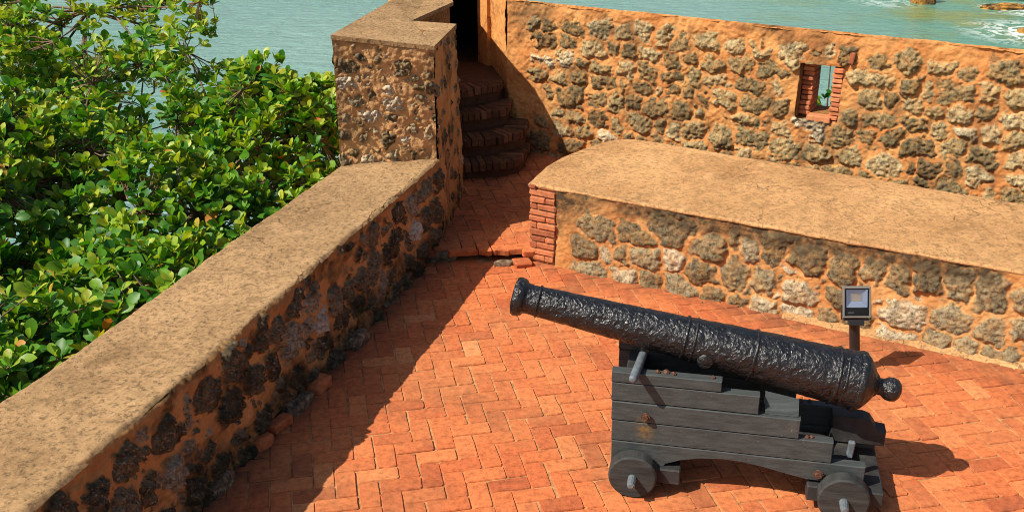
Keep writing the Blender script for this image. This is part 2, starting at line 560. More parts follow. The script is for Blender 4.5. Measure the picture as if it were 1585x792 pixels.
def sea_rock(name, label, cx, cy, rx, ry, hgt, warm, seed):
    n, m = 40, 20
    V, F, wm = [], [], []
    for j in range(m + 1):
        th = math.pi * .62 * j / m
        for k in range(n):
            ph = 2 * math.pi * k / n
            V.append((math.sin(th) * math.cos(ph), math.sin(th) * math.sin(ph), math.cos(th)))
    V = np.array(V)
    d = .62 + .75 * fbm(V[:, 0] * 2.2 + seed + V[:, 2], V[:, 1] * 2.2 + V[:, 2] * 1.3, 5, seed)
    P = np.stack([cx + V[:, 0] * d * rx, cy + V[:, 1] * d * ry, SEA_Z + V[:, 2] * d * hgt], 1)
    i = np.arange(n * m)
    k, j = i % n, i // n
    F = np.stack([j * n + k, (j + 1) * n + k, (j + 1) * n + (k + 1) % n, j * n + (k + 1) % n], 1)
    w = np.clip(fbm(V[:, 0] * 1.5 + 7, V[:, 1] * 1.5 + seed, 2, seed + 3) * 2 - .5 + warm, 0, 1)
    o = obj(name, P, F, M_srock, None, False, attrs={"wm": np.stack([w, w, w], 1)})
    return tag(o, label, "rock", "rocks standing out of the sea")


sea_rock("sea_rock", "dark sea rock with a bright orange face in the middle of it", 24.7, 64.9, .75, .7, 1.2, .0, 3)
sea_rock("sea_rock", "flat ochre rock awash with foam, beyond the small orange one", 28.8, 63.0, 1.25, .7, .28, .8, 5)
sea_rock("sea_rock", "small orange rock in white foam, nearest to the stone wall", 27.4, 56.2, .65, .55, .3, .8, 8)
sea_rock("sea_rock", "black shadowed rock in the far top right corner behind the ochre one", 31.6, 66.8, 2.1, 1.3, 1.1, -.8, 11)  # this rock's shadow is put into its colour by the low warm value


# ------------------------------------------------------------------ floor: herringbone paving
BW = .121                     # half-length module
A0 = .201
fu = np.array([math.cos(A0), math.sin(A0)])
fv = np.array([math.sin(A0), -math.cos(A0)])
fo = np.array([-.386, 5.64])
rb = np.random.default_rng(21)


def herring(region, ztop, joint=.0070, thick=.05):
    V, F, C = [], [], []
    for r in range(-80, 80):
        for k in range(-40, 40):
            for (u0, v0, lu, lv) in ((r + 4 * k, r, 2, 1), (r + 3 + 4 * k, r, 1, 2)):
                c = fo + BW * ((u0 + lu / 2) * fu + (v0 + lv / 2) * fv)
                if not region(c[0], c[1]): continue
                j = joint * rb.uniform(.6, 1.35)
                hx, hy = BW * lu / 2 - j / 2, BW * lv / 2 - j / 2
                ch = rb.uniform(.004, .011)
                ring = []
                for (ax, ay, bx, by) in ((-1, -1, 1, -1), (1, -1, 1, 1), (1, 1, -1, 1), (-1, 1, -1, -1)):
                    n = 4 if (abs(bx - ax) * hx > .1 or abs(by - ay) * hy > .1) else 3
                    for q in range(n):
                        t_ = (q + .5) / n if n > 1 else .5
                        t_ = [0.0, .35, .7, 1.][q] if n == 4 else [0., .5, 1.][q]
                        x, y = ax * hx + (bx - ax) * hx * t_, ay * hy + (by - ay) * hy * t_
                        if t_ == 0.: x += (bx - ax) / 2 * ch; y += (by - ay) / 2 * ch
                        if t_ == 1.: x -= (bx - ax) / 2 * ch; y -= (by - ay) / 2 * ch
                        ring.append((x + rb.normal(0, .0016), y + rb.normal(0, .0016)))
                rot = rb.normal(0, .007)
                cr, sr = math.cos(rot), math.sin(rot)
                off = rb.normal(0, .0018, 2)
                dz, tx, ty = np.clip(rb.normal(0, .0018), -.0025, .004) - (.0015 if rb.random() < .05 else 0), np.clip(rb.normal(0, .008), -.016, .016), np.clip(rb.normal(0, .008), -.016, .016)
                idv = np.clip(rb.normal(.62, .15), 0, 1) if rb.random() > .10 else rb.uniform(.12, .4)
                soil = 0.0
                b0 = len(V)
                n = len(ring)
                for lev, (ins, zz) in enumerate(((0, -thick), (0, -.006), (.0035, 0.))):
                    for (x, y) in ring:
                        sx, sy = 1 - ins / hx, 1 - ins / hy
                        x2, y2 = x * sx, y * sy
                        xr, yr = x2 * cr - y2 * sr + off[0], x2 * sr + y2 * cr + off[1]
                        w = c + xr * fu + yr * fv
                        V.append((w[0], w[1], ztop + dz + zz + (tx * x2 + ty * y2) * (lev > 0)))
                        C.append((idv, 0., soil))
                for lev in (0, 1):
                    for q in range(n):
                        a_, b_ = b0 + lev * n + q, b0 + lev * n + (q + 1) % n
                        F.append((a_, a_ + n, b_ + n, b_))
                F.append(tuple(b0 + 2 * n + q for q in range(n))[::-1])
    return V, F, C


def inside_wall_line(x, y): return x > -1.686 + (y - 4.942) * .3066 - .25


def terrace(x, y):
    if not (1.2 < y < 8.25): return False
    if not inside_wall_line(x, y): return False
    if y > 8.20 and x < .2: return False
    lw = 8.025 + (x - .424) * -.5727
    return y < lw + .35 and x < 5.2


def passage(x, y):
    return 8.10 < y < 11.0 and -1.0 < x < 1.25


V, F, C = herring(terrace, 0.0)
nV = len(V)
V2, F2, C2 = herring(passage, .10, thick=.05)
ex = np.array([p[0] for p in V2]); eyl = 8.15 + (fbm(ex / .13, ex * 0, 3, 5) - .5) * .09
V2 = [(p[0], max(p[1], l_ + (0.0 if p[2] > .09 else .012)), p[2]) for p, l_ in zip(V2, eyl)]
F2 = [tuple(q + nV for q in f) for f in F2]
V += V2; F += F2; C += C2


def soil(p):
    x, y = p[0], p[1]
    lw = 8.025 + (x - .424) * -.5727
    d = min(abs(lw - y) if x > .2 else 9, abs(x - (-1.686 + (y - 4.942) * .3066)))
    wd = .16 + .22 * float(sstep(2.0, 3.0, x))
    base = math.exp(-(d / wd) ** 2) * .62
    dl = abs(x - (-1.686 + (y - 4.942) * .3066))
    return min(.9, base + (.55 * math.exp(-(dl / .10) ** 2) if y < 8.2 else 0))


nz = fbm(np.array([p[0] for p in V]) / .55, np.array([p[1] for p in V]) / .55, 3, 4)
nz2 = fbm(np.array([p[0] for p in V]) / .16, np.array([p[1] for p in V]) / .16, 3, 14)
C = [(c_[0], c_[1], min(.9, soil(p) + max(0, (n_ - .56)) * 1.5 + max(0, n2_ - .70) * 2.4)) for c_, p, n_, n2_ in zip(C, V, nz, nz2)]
# bedding mortar between the bricks
b0 = len(V)
gx, gy = np.meshgrid(np.linspace(-6, 7, 131), np.linspace(0, 8.3, 84))
gz = -.0085 + (fbm(gx / .2, gy / .2, 3, 61) - .5) * .004
mv = np.stack([gx.ravel(), gy.ravel(), gz.ravel()], 1)
V += [tuple(p) for p in mv]
nX = 131
F += [(b0 + j * nX + k, b0 + j * nX + k + 1, b0 + (j + 1) * nX + k + 1, b0 + (j + 1) * nX + k) for j in range(83) for k in range(130)]
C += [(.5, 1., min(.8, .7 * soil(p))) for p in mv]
b0 = len(V)
pp = [(-1.2, 8.33), (.3, 8.35), (1.4, 8.45), (1.4, 11.4), (-1.2, 11.4)]
V += [(x, y, -.2) for x, y in pp] + [(x, y, .092) for x, y in pp]
C += [(.5, 1., .9)] * 5 + [(.5, 1., .25)] * 5
F += [tuple(b0 + 5 + k for k in range(5))] + [(b0 + k, b0 + (k + 1) % 5, b0 + 5 + (k + 1) % 5, b0 + 5 + k) for k in range(5)]
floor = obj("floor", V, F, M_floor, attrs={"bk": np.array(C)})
tag(floor, kind="structure")

# fill below the terrace
mb = MB()
mb.prism([(-2.9, -3), (9, -3), (9, 5.3), (4.4, 8.9), (.4, 11.2), (-1.1, 11.2), (-1.45, 8.3)], SEA_Z - .5, -.05)
tag(mb.build("ground", M_core), kind="structure")


# ------------------------------------------------------------------ left parapet wall
pd = np.array([.293, .956]); pd = pd / np.linalg.norm(pd)
pin = np.array([-.606, 8.48])                   # inner line, far end
pn = np.array([pd[1], -pd[0]])                  # towards the terrace


def pin_at(d): return pin - pd * d


A, B = pin_at(7.4), pin_at(0.0)
outA, outB = A - pn * .735, np.array([-1.41, 8.31])
outA = outB + (outA - outB) * 1.0
root = thing("parapet_wall", "long low parapet with pale rough top running along the green tree", "wall", (B[0], B[1], 0))
mb = MB()
ins = .03
mb.prism([tuple(outA), tuple(A - pn * ins), tuple(B - pn * ins + pd * .3), tuple(outB + pd * .3)], -8.0, .77)
mb.build("wall_core", M_core, root)
S = np.concatenate([rect_stones(7.4, .76, (.18, .26), (.17, .30), .90, 1.05, .05, 3, .8, 500)])
# the low courses are darker, bigger
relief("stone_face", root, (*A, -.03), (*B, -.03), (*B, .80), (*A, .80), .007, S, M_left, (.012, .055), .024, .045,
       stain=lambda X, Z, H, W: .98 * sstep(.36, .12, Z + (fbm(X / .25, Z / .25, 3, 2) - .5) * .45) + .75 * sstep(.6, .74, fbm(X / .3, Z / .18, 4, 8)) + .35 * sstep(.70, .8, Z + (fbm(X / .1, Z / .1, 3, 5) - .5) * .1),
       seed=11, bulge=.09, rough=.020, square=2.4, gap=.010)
tA, tB = A + pn * .012, B + pn * .012
relief("wall_top", root, (*outA, .80), (*tA, .80), (*(tB + pd * .02), .80), (*(outB + pd * .0), .80), .014, None, M_plast, rough=.007, edge_round=0, bulge=.03, seed=5, rounding=.022)
relief("outer_face", root, (*outB, -1.5), (*outA, -1.5), (*outA, .79), (*outB, .79), .05, None, M_shade, seed=15)

# ------------------------------------------------------------------ stair wall: the tall block and the wall behind it
FL, FR = np.array([-1.405, 8.312]), np.array([-.628, 8.474])
BRc, NO, IN = np.array([-.495, 9.35]), np.array([-.905, 9.49]), np.array([-.575, 10.42])
E1, E2 = np.array([-.80, 11.75]), np.array([-.98, 11.75])
OU = np.array([-1.125, 10.2])
zFL, zz = 1.865, 1.742
root = thing("stair_wall", "tall stone block with L shaped top beside the dark stairway", "wall", (-.9, 8.9, .8))
mb = MB()


def shrink(poly, d):
    """inset a counter-clockwise polygon"""
    n, out = len(poly), []
    for i in range(n):
        p0, p1, p2 = [np.array(poly[k % n], float) for k in (i - 1, i, i + 1)]
        e1 = (p1 - p0) / np.linalg.norm(p1 - p0); e2 = (p2 - p1) / np.linalg.norm(p2 - p1)
        n1, n2 = np.array([-e1[1], e1[0]]), np.array([-e2[1], e2[0]])
        k = (n1 + n2); k = k / max(.3, (1 + n1 @ n2))
        out.append(tuple(p1 + k * d))
    return out


poly = [tuple(FL), tuple(FR), tuple(BRc), tuple(NO), tuple(IN), tuple(E1), tuple(E2), tuple(OU)]
mb.prism(shrink(poly, .028), -8.0, [zFL - .03] + [zz - .03] * 6 + [1.77])
mb.build("wall_core", M_shade, root)
S = rect_stones(.8, 1.02, (.14, .22), (.14, .27), .72, .92, .04, 23, .9, 120)
relief("stone_face", root, (*FL, .78), (*FR, .78), (*FR, zz), (*FL, zFL), .007, S, M_pil, (.004, .028), .018, .035,
       stain=lambda X, Z, H, W: .7 * sstep(.56, .70, fbm(X / .22, Z / .30, 4, 8)) + .6 * sstep(H - .13, H, Z + (fbm(X / .1, Z / .1, 3, 5) - .5) * .1),
       seed=31, rough=.014, square=2.1)
S = rect_stones(1.0, 1.8, (.12, .20), (.10, .2), .7, .66, .06, 24, .9)
relief("stone_face", root, (FR[0] + .03, FR[1], 0), (BRc[0] + .05, BRc[1] + .25, 0), (*BRc, zz), (*FR, zz), .010, S, M_left, (.004, .028), .014, .045,
       stain=lambda X, Z, H, W: .9 * sstep(.45, .1, Z + (fbm(X / .25, Z / .25, 3, 2) - .5) * .3) + .7 * sstep(.5, .68, fbm(X / .22, Z / .3, 4, 18)), seed=37, rough=.014)
mb = MB()
tp = shrink(poly, -.008)
mb.prism(tp, [zFL - .035] + [zz - .035] * 6 + [1.765], [zFL] + [zz] * 6 + [1.80])
mb.build("wall_top", M_plast, root)
relief("outer_face", root, (*OU, -1.0), (*FL, -1.0), (*FL, zFL - .01), (*OU, 1.79), .03, rect_stones(2, 2.9, (.14, .2), (.14, .24), .7, .7, .06, 8, .7), M_pil, seed=44)

# ------------------------------------------------------------------ back sea wall with its window slit
bd = np.array([math.cos(R(-29)), math.sin(R(-29))])
bn = np.array([bd[1], -bd[0]])                 # towards the camera side
bn = np.array([-.4848, -.8746])
b00 = np.array([-.045, 10.965])
L = 7.2
b10 = b00 + bd * L
BZ = 1.675
root = thing("sea_wall", "long rubble wall with a narrow brick window slit, sea behind it", "wall", (b00[0], b00[1], 0))


def bs(px, py): return ((np.array([px, py]) - b00) @ bd)


s0, s1 = 3.025, 3.415        # recess with its brick piers
wz0, wz1 = .86, 1.36
TH = .42
mb = MB()


def bpt(s, d): return tuple(b00 + bd * s - bn * d)


def bbox(mbx, sa, sb, z0, z1a, z1b=None, d0=.02, d1=TH):
    z1b = z1a if z1b is None else z1b
    mbx.prism([bpt(sa, d0), bpt(sb, d0), bpt(sb, d1), bpt(sa, d1)], z0, [z1a, z1a, z1b, z1b])


bbox(mb, 0.0, s0, -8, BZ - .02, BZ - .16)
bbox(mb, s1, L, -8, BZ - .02, BZ - .16)
bbox(mb, s0, s1, -8, wz0 - .02)
bbox(mb, s0, s1, wz1, BZ - .02, BZ - .16)
mb.build("wall_core", M_core, root)
S = rect_stones(L, BZ - .14, (.155, .215), (.16, .33), .98, 1.42, .01, 41, .8, 900)
S = np.array([x for x in S if not (s0 - .10 < x[0] < s1 + .10 and wz0 - .05 < x[1] < wz1 + .03)])
S = np.array([x for x in S if x[1] + x[3] * .8 < BZ - .05])
S = np.array([x for x in S if x[0] - x[2] > .22 + .25 * max(0, .9 - x[1]) * 0])
lint = np.array([[(s0 + s1) / 2 - .02, wz1 + .055, .21, .05, .0, .25], [s0 + .10, wz0 - .10, .16, .06, .1, .8]])
S = np.concatenate([S, lint])
relief("stone_face", root, (*b00, -.02), (*b10, -.02), (*b10, BZ), (*b00, BZ), .010, S, M_back, (.010, .044), .014, .055,
       hole=(s0, s1, wz0 + .02, wz1 + .02),
       stain=lambda X, Z, H, W: .6 * sstep(.25, .0, Z) + .55 * sstep(.58, .74, fbm(X / .5, Z / .12, 4, 3)) * sstep(1.25, 1.6, Z) + .75 * sstep(.58, .74, fbm(X / .35, Z / .35, 4, 13)) + .5 * sstep(.56, .70, fbm(X / .12, Z / .5, 4, 19))
       + .9 * sstep(.62, .42, X) * sstep(.10, .25, X + (fbm(X / .1, Z / .1, 3, 15) - .5) * .1) * sstep(1.36, 1.5, Z),
       seed=51, rough=.018, bulge=.03, square=3.4, gap=.012, edge_round=.004)
mb = MB()
n = 90
for kx in range(n):                            # uneven rounded coping
    pass
relief("wall_top", root, (*b00, BZ - .003), (*b10, BZ - .003), (*(b10 - bn * (TH + .02)), BZ - .16), (*(b00 - bn * (TH + .02)), BZ - .16), .018, None, M_orange, rough=.012, edge_round=0, bulge=.03, seed=58, rounding=.014)
# window slit: brick piers, sill, dark lining
win = obj("window", *(lambda m: (m.v, m.f))((lambda m: (bbox(m, s0 + .005, s1 - .005, wz0 - .02, wz0 + .03, None, .16, TH - .01), m)[1])(MB())), M_shade, root)
for (sa, sb, nm) in ((s0, s0 + .105, 'a'), (s1 - .095, s1, 'b')):
    mb = MB()
    z = wz0 + .005 if nm == 'a' else wz0 - .03
    while z < wz1 - .01:
        hgt = random.uniform(.040, .05)
        dd = random.uniform(.10, .135) if nm == 'a' else random.uniform(-.015, .01)
        cen = b00 + bd * ((sa + sb) / 2 + random.uniform(-.006, .006)) - bn * (dd + (TH - .06 - dd) / 2)
        M = Matrix.Translation((cen[0], cen[1], z + hgt / 2)) @ Matrix.Rotation(R(-29) + random.uniform(-.03, .03), 4, 'Z')
        mb.box(M, (sb - sa - .004, TH - .06 - dd, hgt - .007), .007, .003, (random.random(), 0, .0))
        z += hgt
    bbox(mb, sa + .006, sb - .006, wz0 + .01, wz1 - .004, None, .15, TH - .03)
    nb_ = len(mb.v)
    mb.c[-8:] = [(.5, 1., .2)] * 8
    mb.build("brick_jamb", M_brick, win, attr="bk")
mb = MB()
cen = b00 + bd * ((s0 + s1) / 2 + .02) - bn * .03
mb.box(Matrix.Translation((cen[0], cen[1], wz0 + .015)) @ Matrix.Rotation(R(-29), 4, 'Z'), (.215, .11, .055), .006, .002, (.75, 0, 0))
mb.build("sill", M_brick, win, attr="bk")
mb = MB()
cen = b00 + bd * (s1 + .06) + bn * .018
mb.box(Matrix.Translation((cen[0], cen[1], wz1 + .10)) @ Matrix.Rotation(R(-29), 4, 'Z') @ Matrix.Rotation(.1, 4, 'Y'), (.04, .05, .10), .006, .003, (.2, 0, .3))
mb.build("set_brick", M_brick, root, attr="bk")
# plastered cheek of the stair passage, turning away to the sentry box
c1 = np.array([-.245, 11.72])
relief("plaster_return", root, (*c1, 0), (*b00, 0), (*b00, BZ + .6 * 0), (*c1, BZ), .012, None, M_orange, rough=.012, edge_round=.0, seed=63, bulge=.05,
       stain=None)
mb = MB()
mb.prism([(c1[0] + .03, c1[1]), (b00[0] + .03, b00[1] + .02), tuple(b00 - bn * TH * 1.0 + bd * .0), (c1[0] + .32, c1[1] + .12)], -8, BZ - .03)
mb.build("return_core", M_core, root)

# ------------------------------------------------------------------ sentry box with the dark doorway
cx, cy, Ro, Ri = -.62, 12.33, .79, .54
root = thing("sentry_box", "round plastered sentry box with a dark doorway at the head of the stairs", "sentry box", (cx, cy, .83))
a0 = math.atan2(11.75 - cy, -.76 - cx); a1 = math.atan2(11.62 - cy, -.268 - cx)     # doorway
mb = MB()
n = 64
ring = []
sp = a0 - a1
sp = (a0 - a1) % (2 * math.pi)
span = 2 * math.pi - (a1 - a0) % (2 * math.pi)


def shell(m, aa, bb, z0, z1, k):
    v, f = [], []
    for i in range(k + 1):
        a = aa + (bb - aa) * i / k
        for (r_, z_) in ((Ro, z0), (Ro, z1), (Ri, z1), (Ri, z0)):
            v.append((cx + r_ * math.cos(a), cy + r_ * math.sin(a), z_))
    for i in range(k):
        for q in ((0, 1, 3) if z0 < 0 else range(4)):
            f.append((i * 4 + q, (i + 1) * 4 + q, (i + 1) * 4 + (q + 1) % 4, i * 4 + (q + 1) % 4))
    f += [(0, 1, 2, 3), tuple(k * 4 + q for q in (3, 2, 1, 0))]
    m.add(v, f)


shell(mb, a1, a1 + span, -3.0, 2.55, 56)
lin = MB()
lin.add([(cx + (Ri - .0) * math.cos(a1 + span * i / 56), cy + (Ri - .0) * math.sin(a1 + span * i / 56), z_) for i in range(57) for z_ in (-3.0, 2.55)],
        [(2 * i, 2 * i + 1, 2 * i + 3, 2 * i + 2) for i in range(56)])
lin.build("inner_face", M_inshade, root)
shell(mb, a0, a0 + (a1 - a0) % (2 * math.pi), 2.42, 2.55, 8)
mb.build("wall", M_orange, root)
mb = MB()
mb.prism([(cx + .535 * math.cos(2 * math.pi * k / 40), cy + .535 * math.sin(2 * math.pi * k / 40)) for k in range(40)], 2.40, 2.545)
mb.build("ceiling", M_inshade, root)
mb = MB()
v, f = [], []
prof = [(.90, 2.552), (.90, 2.64), (.80, 2.70), (.74, 2.9), (.58, 3.12), (.34, 3.27), (.10, 3.33), (.06, 3.42), (.0, 3.46)]
for i, (r_, z_) in enumerate(prof):
    for k in range(40):
        a = 2 * math.pi * k / 40
        v.append((cx + r_ * math.cos(a), cy + r_ * math.sin(a), z_))
for i in range(len(prof) - 1):
    for k in range(40):
        f.append((i * 40 + k, i * 40 + (k + 1) % 40, (i + 1) * 40 + (k + 1) % 40, (i + 1) * 40 + k))
f.append(tuple(range(39, -1, -1)))
mb.add(v, f)
mb.build("roof", M_plast, root, True)
mb = MB()
mb.prism([(cx + .6 * math.cos(2 * math.pi * k / 24), cy + .6 * math.sin(2 * math.pi * k / 24)) for k in range(24)], -2, .82)
mb.build("chamber_floor", M_step, root, attr="bk")

# ------------------------------------------------------------------ stairs
root = thing("staircase", "short flight of worn brick steps in shadow leading to the sentry box", "stairs", (-.2, 10.2, .07))
EDG = [((-.99, 9.66), (-.46, 9.875), (-.12, 9.95), (.07, 10.08), (.13, 10.30), (.20, 10.75)),
       ((-.99, 10.0), (-.475, 10.07), (-.2, 10.14), (.06, 10.32), (.14, 10.50), (.16, 10.82)),
       ((-.99, 10.2), (-.50, 10.32), (-.2, 10.46), (-.06, 10.56), (.0, 10.9)),
       ((-.99, 10.45), (-.52, 10.56), (-.25, 10.70), (-.15, 10.78), (-.10, 10.95))]
rs = np.random.default_rng(5)
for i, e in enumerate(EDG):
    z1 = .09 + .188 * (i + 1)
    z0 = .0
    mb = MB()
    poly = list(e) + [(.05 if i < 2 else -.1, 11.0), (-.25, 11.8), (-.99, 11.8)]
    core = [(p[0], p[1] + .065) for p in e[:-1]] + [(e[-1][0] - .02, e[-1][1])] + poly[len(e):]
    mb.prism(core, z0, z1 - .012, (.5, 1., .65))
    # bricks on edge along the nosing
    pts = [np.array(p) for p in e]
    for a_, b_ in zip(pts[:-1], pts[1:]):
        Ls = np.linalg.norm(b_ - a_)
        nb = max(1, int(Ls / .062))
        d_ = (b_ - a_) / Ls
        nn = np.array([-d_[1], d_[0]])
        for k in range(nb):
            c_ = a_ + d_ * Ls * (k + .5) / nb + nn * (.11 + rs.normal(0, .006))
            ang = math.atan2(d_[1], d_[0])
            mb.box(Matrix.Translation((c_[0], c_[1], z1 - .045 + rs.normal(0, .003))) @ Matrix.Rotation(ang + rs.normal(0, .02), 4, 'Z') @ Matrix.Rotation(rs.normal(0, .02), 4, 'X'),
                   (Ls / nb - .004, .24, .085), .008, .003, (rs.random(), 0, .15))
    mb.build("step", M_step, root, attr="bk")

# ------------------------------------------------------------------ low platform wall on the right
f0, f1 = np.array([.145, 8.185]), np.array([5.6, 8.185 - (5.6 - .145) * .5365])
fd = (f1 - f0) / np.linalg.norm(f1 - f0)
fn = np.array([fd[1], -fd[0]]); fn = fn if fn[1] < 0 else -fn
Lf = np.linalg.norm(f1 - f0)
PZ = .69
back = [np.array(p) for p in [(.30, 8.60), (.44, 8.84), (.62, 9.06), (.78, 9.24), (.93, 9.345), (1.05, 9.375), (1.16, 9.36)]]
bd2 = np.array([.857, -.516])
bE = back[-1] + bd2 * 5.6
root = thing("platform_wall", "broad low masonry platform with rounded end and flat pale top behind the cannon", "wall", (f0[0], f0[1], 0))
plan = [tuple(f0), tuple(f1), tuple(bE)] + [tuple(p) for p in back[::-1]]
mb = MB()
mb.prism(shrink(plan, .035), -.2, [PZ - .03] * len(plan))
mb.build("wall_core", M_core, root)
S = rect_stones(Lf, PZ - .115, (.165, .21), (.16, .33), .99, 1.38, .015, 71, .8, 700)
S = np.array([x for x in S if x[0] - x[2] * .6 > .15])
bits = np.array([[.90, PZ - .06, .035, .016, .1, 1.], [1.02, PZ - .065, .035, .018, -.2, 1.], [.64, PZ - .07, .03, .012, .1, 1.]])
S = np.concatenate([S, bits])
relief("stone_face", root, (*(f0 + fd * .24), -.02), (*f1, -.02), (*f1, PZ), (*(f0 + fd * .24), PZ), .009, S, M_low, (.010, .038), .009, .04,
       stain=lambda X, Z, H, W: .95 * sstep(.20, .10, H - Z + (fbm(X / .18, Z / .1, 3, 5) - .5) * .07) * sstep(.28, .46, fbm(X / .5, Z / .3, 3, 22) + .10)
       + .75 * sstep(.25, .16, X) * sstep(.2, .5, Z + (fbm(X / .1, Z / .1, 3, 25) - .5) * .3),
       seed=81, rough=.012, bulge=.025, square=3.2, gap=.009)
# brick end
mb = MB()
z = .02
row = 0
while z < PZ - .02:
    hgt = random.uniform(.052, .062)
    if z + hgt > PZ: hgt = PZ - z
    x = 0.0
    cut = [.15, .24] if row % 3 == 0 else ([.24] if row % 3 == 1 else [.07, .24])
    for xe in cut:
        w = xe - x
        if w > .02:
            dpt = .25
            cen = f0 + fd * (x + w / 2 + random.uniform(-.004, .004)) - fn * (dpt / 2 - .012 + random.uniform(-.010, .006))
            mb.box(Matrix.Translation((cen[0], cen[1], z + hgt / 2)) @ Matrix.Rotation(math.atan2(fd[1], fd[0]) + random.uniform(-.02, .02), 4, 'Z') @ Matrix.Rotation(random.uniform(-.015, .015), 4, 'Y'),
                   (w - .008, dpt, hgt - .011), .007, .004, (random.random(), 0, .35 if hgt and z > PZ - .12 else (.3 if random.random() < .25 else .0)))
        x = xe
    z += hgt
    row += 1
c_ = f0 + fd * .12 - fn * .125
mb.box(Matrix.Translation((c_[0], c_[1], PZ / 2 - .01)) @ Matrix.Rotation(math.atan2(fd[1], fd[0]), 4, 'Z'), (.232, .232, PZ - .01), .01, 0, (.5, 1., .1))
mb.build("brick_quoin", M_brick, root, attr="bk")
# pale mortar fillet along the foot
mb = MB()
rf = np.random.default_rng(17)
ks = np.linspace(2.15, 6.1, 100)
sec = []
for k_, s_ in enumerate(ks):
    o_ = .045 + .03 * fbm(np.array([s_ / .15]), np.array([.5]), 3, 3)[0]
    sec.append([f0 + fd * s_ + fn * .0, f0 + fd * s_ + fn * (o_ * .6), f0 + fd * s_ + fn * o_])
for k_ in range(99):
    a_, b_ = sec[k_], sec[k_ + 1]
    zz_ = (.035, .022, -.004)
    mb.add([(*a_[0], zz_[0]), (*b_[0], zz_[0]), (*b_[1], zz_[1]), (*a_[1], zz_[1])], [(0, 3, 2, 1)])
    mb.add([(*a_[1], zz_[1]), (*b_[1], zz_[1]), (*b_[2], zz_[2]), (*a_[2], zz_[2])], [(0, 3, 2, 1)])
mb.build("mortar_fillet", M_plast2, root)
# rounded end face
mb = MB()
ee = [f0 + fd * .0 - fn * .24] + back
mb2v, mb2f = [], []
for p in ee:
    mb2v += [(p[0], p[1], -.1), (p[0], p[1], PZ - .01)]
for k in range(len(ee) - 1):
    mb2f.append((2 * k + 2, 2 * k, 2 * k + 1, 2 * k + 3))
mb.add(mb2v, mb2f)
mb.build("end_face", M_shade, root)
relief("rear_face", root, (*bE, -.1), (*back[-1], -.1), (*back[-1], PZ - .01), (*bE, PZ - .01), .04, None, M_shade, seed=88)
# top slab with worn edge
tp = shrink(plan, -.012)
n = len(tp)
dense = []
for k in range(n):
    p, q = np.array(tp[k]), np.array(tp[(k + 1) % n])
    m_ = max(1, int(np.linalg.norm(q - p) / .03))
    for j in range(m_): dense.append(p + (q - p) * j / m_)
dense = np.array(dense)
cen = dense.mean(0)
v, f = [], []
nd = len(dense)
nrm = np.zeros_like(dense)
for k in range(nd):
    e_ = dense[(k + 1) % nd] - dense[k - 1]
    nrm[k] = np.array([-e_[1], e_[0]]) / np.linalg.norm(e_)
jz = (fbm(dense[:, 0] / .12, dense[:, 1] / .12, 3, 91) - .5)
for (insd, dz) in ((0.004, -.026), (0., -.016), (.005, -.006), (.018, 0.)):
    for k in range(nd):
        p = dense[k] + nrm[k] * (insd + jz[k] * .016)
        v.append((p[0], p[1], PZ + dz + jz[k] * (.010 if dz else 0)))
for lv in range(3):
    for k in range(nd):
        f.append((lv * nd + k, lv * nd + (k + 1) % nd, (lv + 1) * nd + (k + 1) % nd, (lv + 1) * nd + k))
f.append(tuple(3 * nd + k for k in range(nd)))
obj("wall_top", v, f, M_plast2, root)


# ------------------------------------------------------------------ gun carriage
t = NT("grey_painted_wood", .62, .35)
gr = t.scaled((2.2, 26, 26))
c = t.ramp(t.noise(1.6, 7, .65, gr), [(.25, (.026, .030, .0295)), (.5, (.045, .052, .051)), (.75, (.066, .075, .073))])
c = t.mix(t.ramp(t.noise(7, 6, .65), [(.60, 0.), (.72, .45)]), c, (.10, .095, .082))
c = t.mix(t.ramp(t.noise(60, 4, .6), [(.66, 0.), (.74, .5)]), c, (.21, .19, .16))
sc_ = t.n("VectorMath", operation='DISTANCE')
mp_ = t.n("Mapping"); mp_.inputs["Scale"].default_value = (1, 1, .55)
t.ln(t.co, mp_.inputs[0]); t.ln(mp_.outputs[0], sc_.inputs[0])
sc_.inputs[1].default_value = (.063, .089, .395 * .55)      # rust run below the front bolt of the near cheek
rust = t.math('MULTIPLY', t.ramp(sc_.outputs["Value"], [(.01, 1.), (.065, 0.)]), t.ramp(t.noise(28, 5, .65), [(.40, 0.), (.58, .8)]))
c = t.mix(rust, c, (.20, .11, .025))
t.col(c)
b = t.bump(t.noise(2.2, 6, .7, gr), .004, .45)
t.bump(t.noise(90, 3), .002, .4, b)
M_wood = t.m
t = NT("dark_painted_wood", .6, .3)
c = t.ramp(t.noise(9, 7, .65), [(.3, (.014, .014, .014)), (.6, (.035, .034, .033)), (.8, (.075, .07, .06))])
t.col(c)
t.bump(t.noise(30, 5, .6), .004, .5)
M_dwood = t.m
t = NT("wheel_wood", .7, .3)
gr = t.scaled((3, 3, 30))
c = t.ramp(t.noise(1.3, 7, .65, gr), [(.28, (.014, .015, .014)), (.5, (.032, .033, .031)), (.75, (.060, .061, .057))])
t.col(c)
t.bump(t.noise(1.6, 6, .7, gr), .005, .6)
M_wheel = t.m
t = NT("rusty_iron", .8, .3)
t.col(t.ramp(t.noise(60, 6, .65), [(.3, (.035, .018, .012)), (.55, (.10, .045, .026)), (.75, (.20, .11, .07))]))
t.bump(t.noise(120, 4), .004, .7)
M_rust = t.m
t = NT("blue_grey_paint", .5, .4)
t.col(t.ramp(t.noise(35, 6, .6), [(.3, (.07, .082, .09)), (.6, (.13, .15, .165)), (.8, (.20, .22, .23))]))
t.bump(t.noise(50, 4), .003, .4)
M_bar = t.m
t = NT("tarred_iron", .3, .6)
